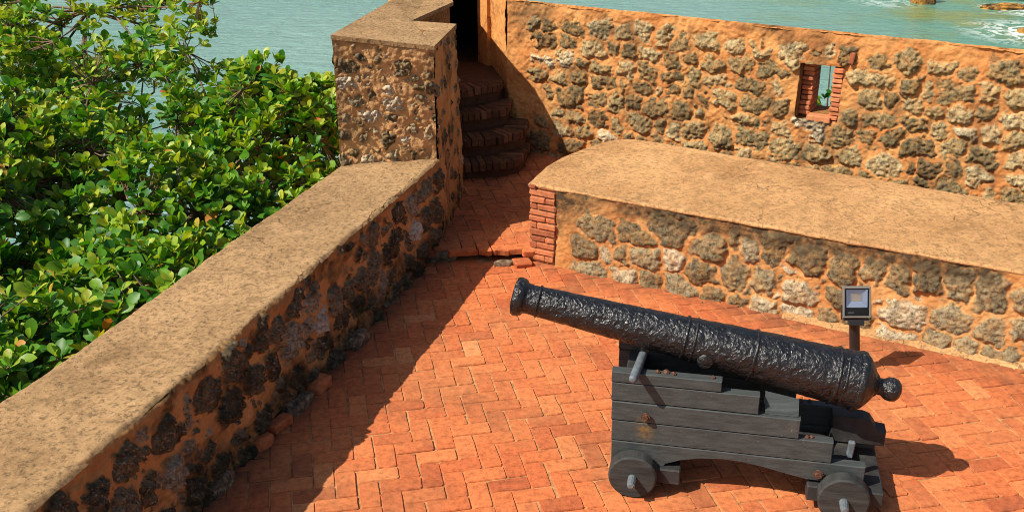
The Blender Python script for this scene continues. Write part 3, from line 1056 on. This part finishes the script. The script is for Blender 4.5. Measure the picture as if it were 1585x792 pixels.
t.col(t.ramp(t.noise(40, 5, .6), [(.3, (.004, .004, .0045)), (.6, (.009, .009, .010)), (.8, (.03, .028, .026))]))
t.ln(t.ramp(t.noise(22, 5, .6), [(.3, .24), (.7, .42)]), t.p.inputs["Roughness"])
vo = t.n("TexVoronoi", feature='SMOOTH_F1'); vo.inputs["Scale"].default_value = 55
wvx = t.n("Mapping"); t.ln(t.co, wvx.inputs[0]); t.ln(wvx.outputs[0], vo.inputs["Vector"])
b = t.bump(t.noise(38, 3, .55, dist=.8), .026, .6)
t.bump(t.noise(110, 2, .5), .002, .4, b)
M_iron = t.m

GA = Vector((.667, 4.906, 0))
GD = Vector((.981, -.195, 0)).normalized()
GN = Vector((.195, .981, 0)).normalized()


def gp(s, n, z): return GA + GD * s + GN * n + Vector((0, 0, z))


GM = Matrix.Translation(GA) @ Matrix(((GD.x, GN.x, 0, 0), (GD.y, GN.y, 0, 0), (0, 0, 1, 0), (0, 0, 0, 1)))

car = thing("gun_carriage", "grey wooden truck carriage with stepped cheeks and four solid wheels", "gun carriage", GA)


def plank(m, pts, n0, n1, bev=.004):
    """pts: s,z outline counter-clockwise seen from the near side; chamfered on both faces"""
    k = len(pts)
    cs = sum(p[0] for p in pts) / k; cz = sum(p[1] for p in pts) / k
    ins = shrink(pts, bev)
    v = []
    for (q, n_) in ((ins, n0), (pts, n0 + bev), (pts, n1 - bev), (ins, n1)):
        v += [gp(p[0], n_, p[1]) for p in q]
    f = [tuple(range(k)), tuple(range(4 * k - 1, 3 * k - 1, -1))]
    for lv in range(3):
        for i in range(k):
            a_, b_ = lv * k + i, lv * k + (i + 1) % k
            f.append((b_, a_, a_ + k, b_ + k))
    m.add(v, f)


TIERS = [(.668, .734, -.150, .437), (.552, .666, -.147, .640), (.430, .550, -.143, .862), (.298, .428, -.138, 1.045)]
ARCH = [(.17, .178), (.25, .212), (.36, .238), (.47, .248), (.57, .245), (.68, .230), (.80, .205), (.93, .18)]
for side, (n0, n1) in enumerate(((.10, .165), (.475, .54))):
    mb = MB()
    ext = 0.0 if side == 0 else .10
    for q, (z0, z1, sa, sb) in enumerate(TIERS):
        plank(mb, [(sa, z0 + .0015), (sb + ext * (q > 2), z0 + .0015), (sb + ext * (q > 2), z1 - .0015), (sa, z1 - .0015)], n0 + .003 * (q % 2), n1)
    bot = [(-.134, .155), (.155, .155)] + ARCH + [(1.225 + ext, .18), (1.225 + ext, .296), (-.136, .296)]
    plank(mb, bot, n0 + .002, n1)
    ck = mb.build("cheek", M_wood, car)
    for (s_, z_, r_) in ((.045, .48, .016), (.985, .235, .017)):
        m2 = MB()
        na, nb_ = (n0 - .035, n0 + .02) if side == 0 else (n1 - .02, n1 + .035)
        m2.tube([gp(s_, na, z_), gp(s_, nb_, z_)], r_, 10)
        m2.tube([gp(s_, na + .012 if side == 0 else nb_ - .02, z_), gp(s_, na + .02 if side == 0 else nb_ - .012, z_)], r_ * 1.6, 8)
        m2.build("bolt", M_rust, ck)
    for (s_, z_, r_) in ((.10, .734, .018), (.135, .734, .022), (.17, .734, .016), (.40, .734, .014), (.90, .428, .018), (.935, .428, .014)):
        m2 = MB()
        nm = (n0 + n1) / 2
        jn, js = random.uniform(-.012, .012), random.uniform(-.012, .012)
        m2.tube([gp(s_ + js, nm + jn, z_ - .01), gp(s_ + js, nm + jn, z_ + random.uniform(.002, .009)), gp(s_ + js + .004, nm + jn, z_ + random.uniform(.010, .014))], [r_ * random.uniform(.7, 1.15), r_ * .85, r_ * .45], 7)
        m2.build("bolt", M_rust, ck)
# axle beams
for (sa, sb) in ((-.135, .255), (.935, 1.335)):
    mb = MB()
    mb.box(GM @ Matrix.Translation(((sa + sb) / 2, .32, .115)), (sb - sa, .50, .095), .007)
    ax = mb.build("axle", M_dwood, car)
# inner timbers: front transom, bed, stool bed, post
mb = MB()
mb.box(GM @ Matrix.Translation((-.04, .32, .50)), (.09, .285, .34), .006)
mb.build("transom", M_dwood, car)
mb = MB()
mb.box(GM @ Matrix.Translation((.62, .32, .23)), (1.1, .284, .06), .006)
mb.build("bed", M_dwood, car)
mb = MB()
plank(mb, [(1.06, .27), (1.352, .27), (1.352, .365), (1.30, .372), (1.285, .395), (1.262, .425), (1.225, .438), (1.06, .44)], .37, .466, .006)
mb.build("stool_bed", M_dwood, car)
mb = MB()
mb.box(GM @ Matrix.Translation((1.15, .20, .34)) @ Matrix.Rotation(.06, 4, 'Y'), (.035, .03, .10), .006)
mb.build("post", M_bar, car)
# wheels
for (s_, z_, r_) in ((-.004, .132, .1335), (1.122, .134, .1365)):
    for side in (0, 1):
        n0 = .0 if side == 0 else .555
        n1 = n0 + .085
        prof = [(r_ * .0, n0 + .0), (r_ - .010, n0), (r_, n0 + .008), (r_, n1 - .008), (r_ - .010, n1), (0.0, n1)]
        k = 48
        v, f = [], []
        for (rr, nn_) in prof[1:-1]:
            for i in range(k):
                a = 2 * math.pi * i / k
                rj = rr * (1 + .006 * math.sin(3 * a + s_) + .003 * math.sin(7 * a))
                v.append(gp(s_ + rj * math.cos(a), nn_, max(.001, z_ + rj * math.sin(a))))
        for lv in range(3):
            for i in range(k):
                a_, b_ = lv * k + i, lv * k + (i + 1) % k
                f.append((b_, a_, a_ + k, b_ + k))
        f.append(tuple(range(k)))
        f.append(tuple(range(4 * k - 1, 3 * k - 1, -1)))
        wl = obj("wheel", v, f, M_wheel, car)
        mb = MB()
        if side == 0: mb.tube([gp(s_, .10, z_), gp(s_, -.05, z_), gp(s_, -.075, z_), gp(s_, -.08, z_)], [.024, .024, .021, .012], 12)
        else: mb.tube([gp(s_, .53, z_), gp(s_, .70, z_), gp(s_, .72, z_)], [.024, .024, .015], 12)
        mb.build("axle_pin", M_bar, wl)

# loose round bar lying across both cheeks
mb = MB()
b0_, b1_ = gp(-.028, -.02, .758), gp(.035, .60, .758)
mb.tube([b0_, b0_.lerp(b1_, .012), b0_.lerp(b1_, .03), b0_.lerp(b1_, .98), b1_], [.012, .021, .0235, .0235, .014], 14)
tag(mb.build("wooden_bar", M_bar, None, True), "short blue grey round bar lying across the carriage front under the barrel", "bar")
# wedge of wood on the third step of the near cheek
mb = MB()
mb.add([gp(.675, .125, .551), gp(.850, .125, .551), gp(.850, .25, .551), gp(.675, .25, .551),
        gp(.675, .13, .572), gp(.850, .13, .562), gp(.852, .215, .610), gp(.672, .215, .640)],
       [(3, 2, 1, 0), (4, 5, 6, 7), (0, 1, 5, 4), (1, 2, 6, 5), (2, 3, 7, 6), (3, 0, 4, 7)])
tag(mb.build("wooden_wedge", M_wood), "grey wooden wedge lying on a step of the carriage cheek below the barrel", "wedge")

# ------------------------------------------------------------------ cannon
MZ = gp(-.735, .32, 1.030)                       # muzzle face centre
BZc = gp(1.185, .32, .690)
AX = (BZc - MZ); LEN = AX.length; AX.normalize()
SIDE = GN.copy()
UPV = SIDE.cross(AX) * -1
if UPV.z < 0: UPV = -UPV
can = thing("cannon", "old black iron cannon with rough tarred surface pointing at the stairs", "cannon", tuple(MZ.lerp(BZc, .55)))


def lathe(m, prof, seg=72, lump=0.0, seed=0, cap0=True, cap1=True, sub=.012):
    P = []
    for (t0, r0), (t1, r1) in zip(prof[:-1], prof[1:]):
        k = max(1, int(math.hypot(t1 - t0, r1 - r0) / sub))
        for j in range(k): P.append((t0 + (t1 - t0) * j / k, r0 + (r1 - r0) * j / k))
    P.append(prof[-1])
    v, f = [], []
    T = np.array([p[0] for p in P]); Rr = np.array([p[1] for p in P])
    an = np.arange(seg) * 2 * math.pi / seg
    tt, aa = np.meshgrid(T, an, indexing='ij')
    rr = np.repeat(Rr[:, None], seg, 1)
    if lump:
        # periodic in the angle: blend two samples
        u = aa / (2 * math.pi)
        f1 = fbm(tt / .04 + 5, aa * .14 / .04, 2, seed); f2 = fbm(tt / .04 + 5, (aa - 2 * math.pi) * .14 / .04, 2, seed)
        w = np.clip((u - .85) / .15, 0, 1)
        nz_ = f1 * (1 - w) + f2 * w
        g1 = 1 - np.abs(nz_ * 2 - 1)
        rr = rr + ((nz_ - .5) * 2.6 + (g1 - .75) * .8) * lump
    for i in range(len(T)):
        for j in range(seg):
            v.append(MZ + AX * float(tt[i, j]) + (SIDE * math.cos(an[j]) + UPV * math.sin(an[j])) * float(rr[i, j]))
    for i in range(len(T) - 1):
        for j in range(seg):
            a_, b_ = i * seg + j, i * seg + (j + 1) % seg
            f.append((a_, a_ + seg, b_ + seg, b_))
    if cap0: f.append(tuple(range(seg)))
    if cap1: f.append(tuple(range(len(T) * seg - 1, (len(T) - 1) * seg - 1, -1)))
    m.add(v, f)


LP = .0033
mb = MB()
lathe(mb, [(.30, .035), (.004, .035), (.0, .040), (.0, .080), (.006, .100), (.022, .110), (.045, .108), (.062, .100), (.072, .086), (.10, .082), (.15, .085),
           (.55, .100), (.97, .118), (1.20, .131), (1.45, .143), (1.78, .152), (1.90, .158), (1.935, .158), (1.955, .142), (1.985, .105), (2.005, .072), (2.02, .058)], 120, LP, 4, True, True, .007)
mb.build("barrel", M_iron, can, True)


def ringp(t_, r_, w_=.012, h_=.010):
    m = MB()
    lathe(m, [(t_ - w_, r_ - .01), (t_ - w_ * .8, r_ + h_ * .6), (t_, r_ + h_), (t_ + w_ * .8, r_ + h_ * .6), (t_ + w_, r_ - .01)], 64, LP * .8, int(t_ * 100), False, False, .006)
    m.build("ring", M_iron, can, True)


ringp(.145, .085, .008, .008)
ringp(.97, .118, .010, .009); ringp(1.02, .120, .008, .006)
ringp(1.345, .138, .010, .008)
ringp(1.79, .153, .010, .009); ringp(1.83, .154, .007, .005); ringp(1.915, .158, .020, .010)
mb = MB()
lathe(mb, [(2.01, .055), (2.03, .046), (2.05, .046), (2.06, .052), (2.075, .062), (2.10, .066), (2.125, .060), (2.14, .045), (2.15, .020)], 36, LP * .5, 9, True, True, .006)
mb.build("cascabel", M_iron, can, True)
tc = MZ + AX * 1.10 - UPV * .045
for sg in (-1, 1):
    mb = MB()
    mb.tube([tc + SIDE * sg * .06, tc + SIDE * sg * .132, tc + SIDE * sg * .136], [.044, .043, .036], 20)
    mb.build("trunnion", M_iron, can, True)

# ------------------------------------------------------------------ floodlight
t = NT("black_metal", .45, .5); t.col((.012, .012, .013)); M_black = t.m
t = NT("grey_metal", .45, .5); t.col((.16, .15, .13)); t.bump(t.noise(60, 3), .001, .3); M_gmet = t.m
t = NT("reflector", .35, .6); t.col((.50, .60, .80)); M_refl = t.m
t = NT("led_chip", .4, .5); t.col((.70, .62, .48)); M_led = t.m
t = NT("lamp_glass", .03, .5)
t.p.inputs["Transmission Weight"].default_value = 1.0; t.p.inputs["IOR"].default_value = 1.1
M_glass = t.m
t = NT("white_print", .6, .3); t.col((.55, .55, .55)); M_print = t.m
FB = Vector((2.322, 6.315, 0))
fl = thing("floodlight", "small black floodlight on a short post between cannon and platform", "floodlight", FB)
mb = MB()
mb.tube([FB + Vector((0, 0, .0)), FB + Vector((0, 0, .01))], .07, 20)
mb.tube([FB + Vector((0, 0, .01)), FB + Vector((-.055, 0, .425))], .034, 20)
mb.build("post", M_black, fl, False)
HM = Matrix.Translation(FB + Vector((-.062, -.02, .535))) @ Matrix.Rotation(R(-6), 4, 'Z') @ Matrix.Rotation(R(-3.5), 4, 'Y') @ Matrix.Rotation(R(-17), 4, 'X')
mb = MB()
fw_, fh_, fd_ = .178, .205, .05


def frame(m, w, h, d, tks):
    for (x, z, sx, sz) in ((0, h / 2 - tks / 2, w, tks), (0, -h / 2 + tks / 2, w, tks), (-w / 2 + tks / 2, 0, tks, h - 2 * tks), (w / 2 - tks / 2, 0, tks, h - 2 * tks)):
        m.box(HM @ Matrix.Translation((x, 0, z)), (sx, d, sz), .003)


frame(mb, fw_, fh_, fd_, .012)
mb.box(HM @ Matrix.Translation((0, fd_ / 2 - .006, 0)), (fw_ - .02, .01, fh_ - .02), .001)
for k in range(7): mb.box(HM @ Matrix.Translation((-.066 + .022 * k, fd_ / 2 + .012, 0)), (.004, .026, fh_ - .03), .001)
hs = mb.build("housing", M_gmet, fl)
mb = MB()
mb.box(HM @ Matrix.Translation((0, -.004, -.062)), (fw_ - .026, .03, .056), .002)
mb.box(HM @ Matrix.Translation((0, -.004, .087)), (fw_ - .026, .03, .008), .002)
mb.box(HM @ Matrix.Translation((-.072, -.004, .02)), (.010, .03, .12), .002)
mb.box(HM @ Matrix.Translation((.072, -.004, .02)), (.010, .03, .12), .002)
mb.build("bezel", M_black, hs)
mb = MB()
o_ = [(-.067, -.034), (.067, -.034), (.067, .083), (-.067, .083)]
i_ = [(-.034, .0), (.034, .0), (.034, .055), (-.034, .055)]
mb.add([HM @ Vector((x, -.016, z)) for x, z in o_] + [HM @ Vector((x, .012, z)) for x, z in i_], [(0, 1, 5, 4), (1, 2, 6, 5), (2, 3, 7, 6), (3, 0, 4, 7)])
mb.build("reflector", M_refl, hs)
mb = MB()
mb.add([HM @ Vector((x, .013, z)) for x, z in i_], [(0, 1, 2, 3)])
mb.build("led_panel", M_led, hs)
mb = MB()
for k, w in enumerate((.004, .003, .005, .003, .004, .003)):
    mb.box(HM @ Matrix.Translation((-.055 + .0065 * k, -.0197, -.068)), (w, .001, .005), .0002)
mb.build("lettering", M_print, hs)
mb = MB()
mb.box(HM @ Matrix.Translation((0, -.0225, 0)), (fw_ - .024, .003, fh_ - .024), .0008)
mb.build("glass", M_glass, hs)
mb = MB()
mb.box(HM @ Matrix.Translation((0, .012, -.117)), (.165, .045, .014), .003)
mb.box(HM @ Matrix.Translation((-.0925, .012, -.07)), (.006, .03, .10), .002)
mb.box(HM @ Matrix.Translation((.0925, .012, -.07)), (.006, .03, .10), .002)
mb.box(HM @ Matrix.Translation((0, .012, -.14)), (.10, .05, .034), .004)
mb.build("bracket", M_black, fl)


# ------------------------------------------------------------------ loose bricks and stones
t = NT("dark_loose_stone", .9, .2)
t.col(t.ramp(t.noise(22, 7, .65), [(.3, (.03, .022, .014)), (.5, (.13, .085, .05)), (.7, (.36, .26, .17))]))
t.bump(t.noise(40, 6), .012, .7)
M_lst = t.m


def stone(x, y, z, sx, sy, sz, ro, label, mat=M_lst, seed=0, name="loose_stone", cat="stone"):
    n, m = 18, 11
    V = np.array([(math.sin(math.pi * j / m) * math.cos(2 * math.pi * k / n), math.sin(math.pi * j / m) * math.sin(2 * math.pi * k / n), math.cos(math.pi * j / m)) for j in range(m + 1) for k in range(n)])
    pw = .6
    V = np.sign(V) * np.abs(V) ** pw
    d = .8 + .42 * fbm(V[:, 0] * 1.6 + seed * 3.1 + V[:, 2] * .9, V[:, 1] * 1.6 - V[:, 2], 3, seed + 100)
    V = V * d[:, None] * np.array([sx, sy, sz])
    c, s = math.cos(ro), math.sin(ro)
    V = np.stack([x + V[:, 0] * c - V[:, 1] * s, y + V[:, 0] * s + V[:, 1] * c, z + V[:, 2]], 1)
    i = np.arange(n * m); k, j = i % n, i // n
    F = np.stack([j * n + k, (j + 1) * n + k, (j + 1) * n + (k + 1) % n, j * n + (k + 1) % n], 1)
    o = obj(name, V, F, mat, None, True, attrs={"bk": np.tile([.45 + .1 * (seed % 4), 0, .3], (len(V), 1))})
    return tag(o, label, cat, "loose stones along the foot of the parapet" if name == "loose_stone" else None)


stone(-1.36, 5.86, .02, .13, .06, .05, 1.2, "long pale stone at the parapet's foot halfway along its shadow", M_lst, 1)
stone(-1.50, 5.42, .02, .07, .05, .05, 1.0, "dark reddish stone at the parapet's foot, nearer the camera than the long pale one", M_floor, 2)
stone(-1.27, 6.10, .02, .10, .06, .05, 1.25, "rounded brick red stone at the parapet's foot just beyond the long pale one", M_floor, 3)
stone(-1.10, 6.72, .02, .11, .06, .07, 1.2, "mossy dark stone at the parapet's foot before the broken step", M_lst, 4)
stone(-1.66, 5.0, .02, .12, .06, .06, 1.25, "dark stone at the parapet's foot, nearest to the camera", M_lst, 6)
stone(-.60, 8.20, .03, .14, .05, .045, .15, "flat grey stone on the broken step edge beside the parapet", M_lst, 7)
stone(-.05, 8.10, .01, .10, .03, .03, .1, "small pale stone wedged under the broken step in sunlight", M_lst, 9)
for (x, y, z, ro, tl, sz, lb) in ((.085, 8.09, .018, .3, .04, (.15, .12, .05), "worn round edged brick lying at the brick pier's foot by the muzzle"),
                                  (-1.435, 5.62, .03, 1.22, .1, (.19, .09, .07), "broken red brick leaning in the dark at the parapet's foot")):
    mb = MB()
    mb.box(Matrix.Translation((x, y, z)) @ Matrix.Rotation(ro, 4, 'Z') @ Matrix.Rotation(tl, 4, 'Y'), sz, .018, .006, (.3, 0, .1))
    tag(mb.build("loose_brick", M_floor, attr="bk"), lb, "brick", "loose bricks")


# ------------------------------------------------------------------ foliage
def leaf_mat(name):
    t = NT(name, .45, .35)
    a = t.attr("lf")
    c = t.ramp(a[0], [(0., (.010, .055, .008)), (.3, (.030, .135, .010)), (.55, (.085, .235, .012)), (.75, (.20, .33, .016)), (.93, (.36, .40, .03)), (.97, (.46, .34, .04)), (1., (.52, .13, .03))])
    c = t.mix(1.0, c, t.ramp(t.noise(18, 3), [(.3, .75), (.7, 1.2)]), 'MULTIPLY')
    t.col(c)
    tr = t.n("BsdfTranslucent")
    t.ln(t.mix(1.0, c, (1.5, 1.6, .5), 'MULTIPLY'), tr.inputs[0])
    mx = t.n("MixShader")
    mx.inputs[0].default_value = .30
    out = t.t.nodes["Material Output"]
    t.ln(t.p.outputs[0], mx.inputs[1]); t.ln(tr.outputs[0], mx.inputs[2]); t.ln(mx.outputs[0], out.inputs[0])
    return t.m


M_leaf = leaf_mat("almond_leaf")
t = NT("bark", .9, .2)
t.col(t.ramp(t.noise(14, 6, .65), [(.3, (.07, .04, .025)), (.55, (.18, .115, .07)), (.75, (.30, .21, .135))]))
t.bump(t.noise(40, 5), .006, .6)
M_bark = t.m
ST = np.array([0., .16, .40, .66, .88, 1.0])
HW = np.array([.04, .11, .23, .305, .22, .02])


def leaves(bases, dirs, ups, lens, cup, droop):
    """vectorised obovate leaves, folded along the midrib"""
    n = len(bases)
    d = dirs / np.linalg.norm(dirs, axis=1)[:, None]
    side = np.cross(d, ups); side /= np.linalg.norm(side, axis=1)[:, None] + 1e-9
    nu = np.cross(side, d)
    k = len(ST)
    V = np.zeros((n, k, 3, 3))
    for i in range(k):
        x = ST[i] * lens
        dz = -droop * ST[i] ** 2 * lens
        mid = bases + d * x[:, None] + nu * dz[:, None]
        w = HW[i] * lens
        V[:, i, 1] = mid
        for q, sg in ((0, -1), (2, 1)):
            V[:, i, q] = mid + side * (sg * w)[:, None] + nu * (cup * w)[:, None]
    F = []
    for i in range(k - 1):
        for q in (0, 1):
            F.append((i * 3 + q, i * 3 + q + 1, (i + 1) * 3 + q + 1, (i + 1) * 3 + q))
    F = (np.array(F)[None] + (np.arange(n) * k * 3)[:, None, None]).reshape(-1, 4)
    return V.reshape(-1, 3), F, k * 3


def rosettes(cent, axis, rg, length=(.072, .140), nl=(6, 11), tone=None):
    B, D, U, Ln, T = [], [], [], [], []
    for ci, (c, ax) in enumerate(zip(cent, axis)):
        k = rg.integers(*nl)
        ax = ax / np.linalg.norm(ax)
        e1 = np.cross(ax, [0.3, .8, .1]); e1 /= np.linalg.norm(e1); e2 = np.cross(ax, e1)
        t0 = rg.uniform(0, 6.28)
        bt = tone[ci] if tone is not None else rg.normal(.5, .13)
        for j in range(k):
            a = t0 + j * 2.4 + rg.normal(0, .25)
            el = rg.uniform(.15, 1.15) if j > 2 else rg.uniform(.7, 1.3)
            dr = (math.cos(a) * e1 + math.sin(a) * e2) * math.cos(el) + ax * math.sin(el)
            B.append(c + dr * .012 - ax * .012 * j * .5); D.append(dr); U.append(ax + rg.normal(0, .35, 3))
            Ln.append(rg.uniform(*length) * (1 if j > 2 else .72))
            v = bt + rg.normal(0, .14) + (.24 if j <= 2 else 0)
            if rg.random() < .02: v = rg.uniform(.95, 1.0)
            else: v = min(v, .93)
            T.append(np.clip(v, 0, 1))
    B, D, U, Ln, T = [np.array(x, float) for x in (B, D, U, Ln, T)]
    V, F, k = leaves(B, D, U, Ln, rg.uniform(.1, .45, len(B)), rg.uniform(.0, .35, len(B)))
    return V, F, np.repeat(np.stack([T, T, T], 1), k, 0)


rt = np.random.default_rng(99)
TB = np.array([-5.2, 8.6, SEA_Z + 1.0])
tree = thing("almond_tree", "large leafy green tree with red tinged leaves outside the parapet", "tree", tuple(TB))


def wall_x(y):
    return -1.41 + (y - 8.31) * .3144 if y < 8.31 else (-1.47 + (y - 8.31) * .10)


def ztop(x, y):
    d = wall_x(y) - x
    l = fbm(np.array([x / 1.1]), np.array([y / 1.1]), 3, 71)[0] - .5
    return min(.62 + .10 * min(d, 3) + l * 1.5 - .25 * max(0, .5 - d), .72 + .8 * d) - .12 * max(0, y - 10.5)


cent, axis, tone, dens = [], [], [], 0
while len(cent) < 8200:
    x, y = rt.uniform(-8.2, -1.35), rt.uniform(3.2, 15.5)
    d = wall_x(y) - x
    if d < .10: continue
    far = 12.1 + .5 * math.sin(x * 2.1) + .4 * math.sin(x * 5.3 + 1) + (2.2 if x < -4.1 else 0) - .25 * max(0, -x - 6)
    if x > -2.4: far = min(far, 11.6 + (x + 2.4) * 1.2)
    if y > far: continue
    g = fbm(np.array([x / .75]), np.array([y / 1.3]), 3, 33)[0]
    sparse = sstep(7.6, 10.5, y) * sstep(-2.6, -3.6, x)
    if g < .27 + .10 * sparse: continue
    if rt.random() < .2 * sparse + .35 * sstep(9.5, 11.5, y) * sstep(-3.2, -4.2, x): continue
    if y < 6 and x < -5.5: continue
    dep = rt.exponential(.16) if rt.random() < .62 else rt.uniform(0, 1.5 - .9 * sparse)
    z = ztop(x, y) - dep
    cent.append((x, y, z))
    axis.append((rt.normal(-.12, .38), rt.normal(-.15, .38), 1.0))
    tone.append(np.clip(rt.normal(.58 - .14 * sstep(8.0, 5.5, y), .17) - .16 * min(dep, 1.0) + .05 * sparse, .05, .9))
# the shaded lower storey; its shade is also put into darker leaf tones
low = 0
while low < 1000:
    x, y = rt.uniform(-7.5, -1.6), rt.uniform(3.6, 10.5)
    if wall_x(y) - x < .15: continue
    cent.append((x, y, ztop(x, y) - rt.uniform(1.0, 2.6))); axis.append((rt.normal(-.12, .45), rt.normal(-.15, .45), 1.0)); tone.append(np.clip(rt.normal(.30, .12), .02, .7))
    low += 1
# a looser, higher spray of twigs at the far left
while len(cent) < 9600:
    x, y = rt.uniform(-7.2, -3.5), rt.uniform(10.8, 13.4)
    z = 1.0 + .16 * (y - 10.8) + rt.normal(0, .16)
    if fbm(np.array([x / .5]), np.array([y / .5]), 2, 44)[0] < .47: continue
    cent.append((x, y, z)); axis.append((rt.normal(.2, .4), rt.normal(-.15, .4), 1.0)); tone.append(np.clip(rt.normal(.66, .13), 0, .92))
cent, axis = np.array(cent), np.array(axis)
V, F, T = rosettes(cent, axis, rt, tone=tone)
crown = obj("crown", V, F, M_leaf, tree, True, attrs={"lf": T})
mb = MB()
top = np.array([-5.0, 8.8, -2.4])
mb.tube([TB - [0, 0, .8], TB + [0.02, .0, .3], TB + [.1, .05, 2.2], top + [0, 0, -.8], top], [.34, .26, .21, .18, .16], 14)
mb.build("trunk", M_bark, tree, True)
# limbs reach the nodes; twigs carry the leaf clusters
nodes = np.array([cent[rt.integers(len(cent))] - [0, 0, rt.uniform(.25, .6)] for _ in range(30)])
subs = np.array([cent[rt.integers(len(cent))] - [0, 0, rt.uniform(.06, .22)] for _ in range(420)])
lab_s = np.argmin(((subs[:, None] - nodes[None]) ** 2).sum(-1), 1)
dist_c = np.sqrt(((cent[:, None] - subs[None]) ** 2).sum(-1))
lab_c, near_c = dist_c.argmin(1), dist_c.min(1)
for k_, nd_ in enumerate(nodes):
    mb = MB()
    m1 = top + (nd_ - top) * .45 + np.array([0, 0, -.3]) + rt.normal(0, .15, 3)
    m2 = top + (nd_ - top) * .8 + rt.normal(0, .08, 3)
    mb.tube([top, m1, m2, nd_], [.08, .05, .030, .020], 8)
    for j_ in np.where(lab_s == k_)[0]:
        sb = subs[j_]
        q1 = nd_ + (sb - nd_) * .35 + rt.normal(0, .07, 3) - [0, 0, .05]
        q2 = nd_ + (sb - nd_) * .72 + rt.normal(0, .06, 3)
        mb.tube([nd_, q1, q2, sb], [.015, .013, .010, .007], 6, False)
        for i_ in np.where(lab_c == j_)[0]:
            if near_c[i_] > .5: continue
            c_ = cent[i_]
            mid = sb + (c_ - sb) * .5 + rt.normal(0, .03, 3) - [0, 0, .03]
            mb.tube([sb, mid, c_], [.007, .0055, .004], 5, False)
    mb.build("limb", M_bark, tree, True)

# shrub seen through the window slit
SB = np.array([3.5, 11.9, -7.5])
sh = thing("shore_shrub", "scrubby green shrub seen through the brick window slit", "shrub", tuple(SB))
cs, ax_ = [], []
rs2 = np.random.default_rng(12)
for _ in range(150):
    p = rs2.normal(0, 1, 3) * np.array([.6, .5, .75]) + np.array([3.45, 12.0, -.35])
    if p[2] > .95: continue
    cs.append(p); ax_.append((rs2.normal(0, .5), rs2.normal(-.3, .5), 1.))
V, F, T = rosettes(np.array(cs), np.array(ax_), rs2, tone=rs2.normal(.42, .15, len(cs)))
obj("crown", V, F, M_leaf, sh, True, attrs={"lf": T})
mb = MB()
mb.tube([SB, SB + [0, .1, 3], SB + [.05, .2, 6.2]], [.10, .08, .05], 9)
for p in cs[::2]:
    mb.tube([SB + [.05, .2, 5.8], (SB + [.05, .2, 5.8]) * .5 + np.array(p) * .5 + rs2.normal(0, .1, 3), p], [.03, .016, .006], 5, False)
mb.build("trunk", M_bark, sh, True)
